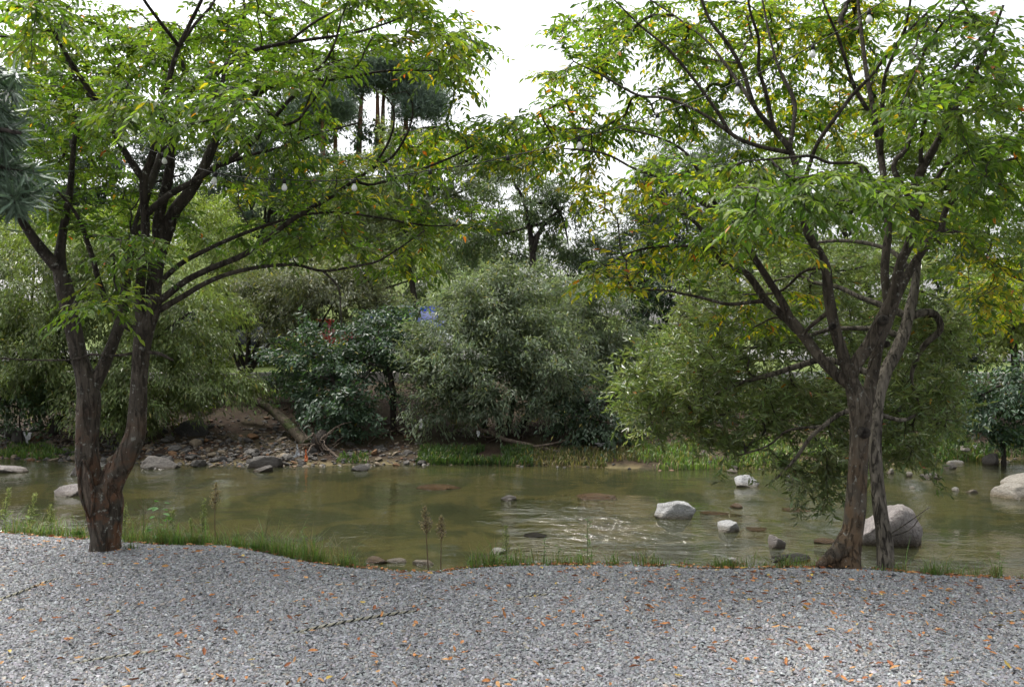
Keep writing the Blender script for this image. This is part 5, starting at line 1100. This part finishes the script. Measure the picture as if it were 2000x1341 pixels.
# ------------------------------------------------------------------ parked vehicles beyond the far bank
def paint(name, c):
    t = NT(name); p = t.princ(c, .25, .5); p.inputs['Coat Weight'].default_value = .6; return t.done(p.outputs[0])
t = NT('car_glass'); M['car_glass'] = t.done(t.princ((.015, .018, .02), .05, .6).outputs[0]); M['tyre'] = simple_mat('tyre', (.015, .015, .015), .85); M['rim'] = simple_mat('rim', (.4, .4, .41), .35)
t = NT('tail_lamp'); M['tail'] = t.done(t.princ((.5, .012, .01), .2, .5).outputs[0]); t = NT('head_lamp'); M['head'] = t.done(t.princ((.7, .7, .7), .15, .6).outputs[0])
def prism(prof, y0, y1, inset=0.0):
    n = len(prof); V = []
    zm = max(p[1] for p in prof); zi = min(p[1] for p in prof)
    for y, sg in ((y0, 1), (y1, -1)):
        for x, z in prof: V.append([x, y + sg * inset * (z - zi) / (zm - zi + 1e-6), z])
    bm = bmesh.new(); vs = [bm.verts.new(v) for v in V]; bm.faces.new(vs[:n][::-1]); bm.faces.new(vs[n:])
    for i in range(n): j = (i + 1) % n; bm.faces.new((vs[i], vs[j], vs[n + j], vs[n + i]))
    bmesh.ops.recalc_face_normals(bm, faces=list(bm.faces)); bmesh.ops.bevel(bm, geom=list(bm.edges), offset=.035, segments=2, affect='EDGES', profile=.6)
    for f_ in bm.faces: f_.smooth = True
    me = bpy.data.meshes.new('prism'); bm.to_mesh(me); bm.free(); return me
def car(name, label, cat, px, d, rot, c, kind='suv'):
    x = (px - CX) / F * d; z = float(ground_z(x, d)) + .07; root = thing(name, label, cat, None, (x, d, z)); root.rotation_euler = (0, 0, rot); pm = paint('paint', c)
    if kind == 'truck':
        obj('body', prism([(-2.5, .45), (2.4, .45), (2.4, .75), (-2.5, .75)], -.9, .9), M['tyre'], root)
        obj('cab', prism([(1.0, .7), (2.5, .7), (2.5, 1.35), (2.2, 2.05), (1.0, 2.1)], -.9, .9, .08), pm, root); obj('cargo_box', prism([(-2.55, .76), (.9, .76), (.9, 1.75), (-2.55, 1.75)], -.95, .95), pm, root)
        obj('windscreen', prism([(2.36, 1.4), (2.5, 1.38), (2.24, 1.98), (2.14, 1.98)], -.78, .78), M['car_glass'], root)
        for s in (-1, 1): obj('side_window', prism([(1.25, 1.4), (2.2, 1.4), (2.05, 1.95), (1.25, 1.95)], s * .86 - .03, s * .86 + .03), M['car_glass'], root)
        wx = (-1.6, 1.7); fx = 2.5
    else:
        hi = {'suv': 1.72, 'sedan': 1.45}[kind]; rear = -2.15 if kind == 'suv' else -1.6
        obj('body', prism([(-2.3, .3), (2.25, .3), (2.3, .62), (2.2, .85), (1.25, .98), (-2.2, 1.02), (-2.33, .7)], -.92, .92, .05), pm, root)
        obj('roof', prism([(rear, .95), (1.3, .95), (.45, hi - .06), (.1, hi), (rear + .45, hi), (rear + .25, hi - .05)], -.86, .86, .16), pm, root)
        obj('windscreen', prism([(.62, 1.02), (1.3, 1.0), (.5, hi - .1), (.42, hi - .1)], -.72, .72, .1), M['car_glass'], root)
        obj('rear_window', prism([(rear - .012, 1.08), (rear + .05, 1.06), (rear + .3, hi - .12), (rear + .235, hi - .1)], -.68, .68, .08), M['car_glass'], root)
        for s in (-1, 1):
            for a0, a1 in ((rear + .25, -.75), (-.68, .1), (.16, .95)):
                obj('side_window', prism([(a0 + .02, 1.04), (a1, 1.04), (min(a1, .55), hi - .14), (a0 + .14, hi - .14)], s * .845 - .03 - .05 * (s > 0) * 0, s * .845 + .03), M['car_glass'], root)
            obj('tail_light', box(-2.36, -2.2, s * .75 - .14, s * .75 + .14, .78, .95, .02), M['tail'], root); obj('headlight', box(2.12, 2.29, s * .7 - .18, s * .7 + .18, .66, .8, .02), M['head'], root)
        obj('bumper', box(-2.4, -2.25, -.85, .85, .38, .6, .04), M['tyre'], root); obj('number_plate', box(-2.415, -2.402, -.25, .25, .66, .77), M['head'], root); wx = (-1.4, 1.4)
    for a_ in wx:
        for s in (-1, 1):
            o = obj('wheel', mesh('wheel', *tube([[a_, s * .93 + .1, .33], [a_, s * .93 - .1, .33]], .33, 18), smooth=False), M['tyre'], root)
            obj('rim', mesh('rim', *tube([[a_, s * .94 + .1, .33], [a_, s * .94 - .1, .33]], .2, 14)), M['rim'], o)
car('parked_car', 'dark parked estate car seen through the many-stemmed shrub', 'car', 455, 36.0, R(8), (.02, .022, .03))
car('parked_car', 'silver parked car behind the bright hedge, its tail toward the shrub', 'car', 560, 38.5, R(20), (.4, .41, .42), 'sedan')
car('parked_car', 'red parked car glimpsed through the olive-grey willow', 'car', 640, 37.0, R(4), (.35, .02, .015), 'sedan')
car('parked_car', 'white parked car behind the dark blue-green shrub', 'car', 770, 37.0, R(-5), (.6, .62, .64), 'sedan')
car('parked_truck', 'bright blue truck parked left of the round willow bush', 'truck', 800, 40.0, R(75), (.02, .07, .5), 'truck')
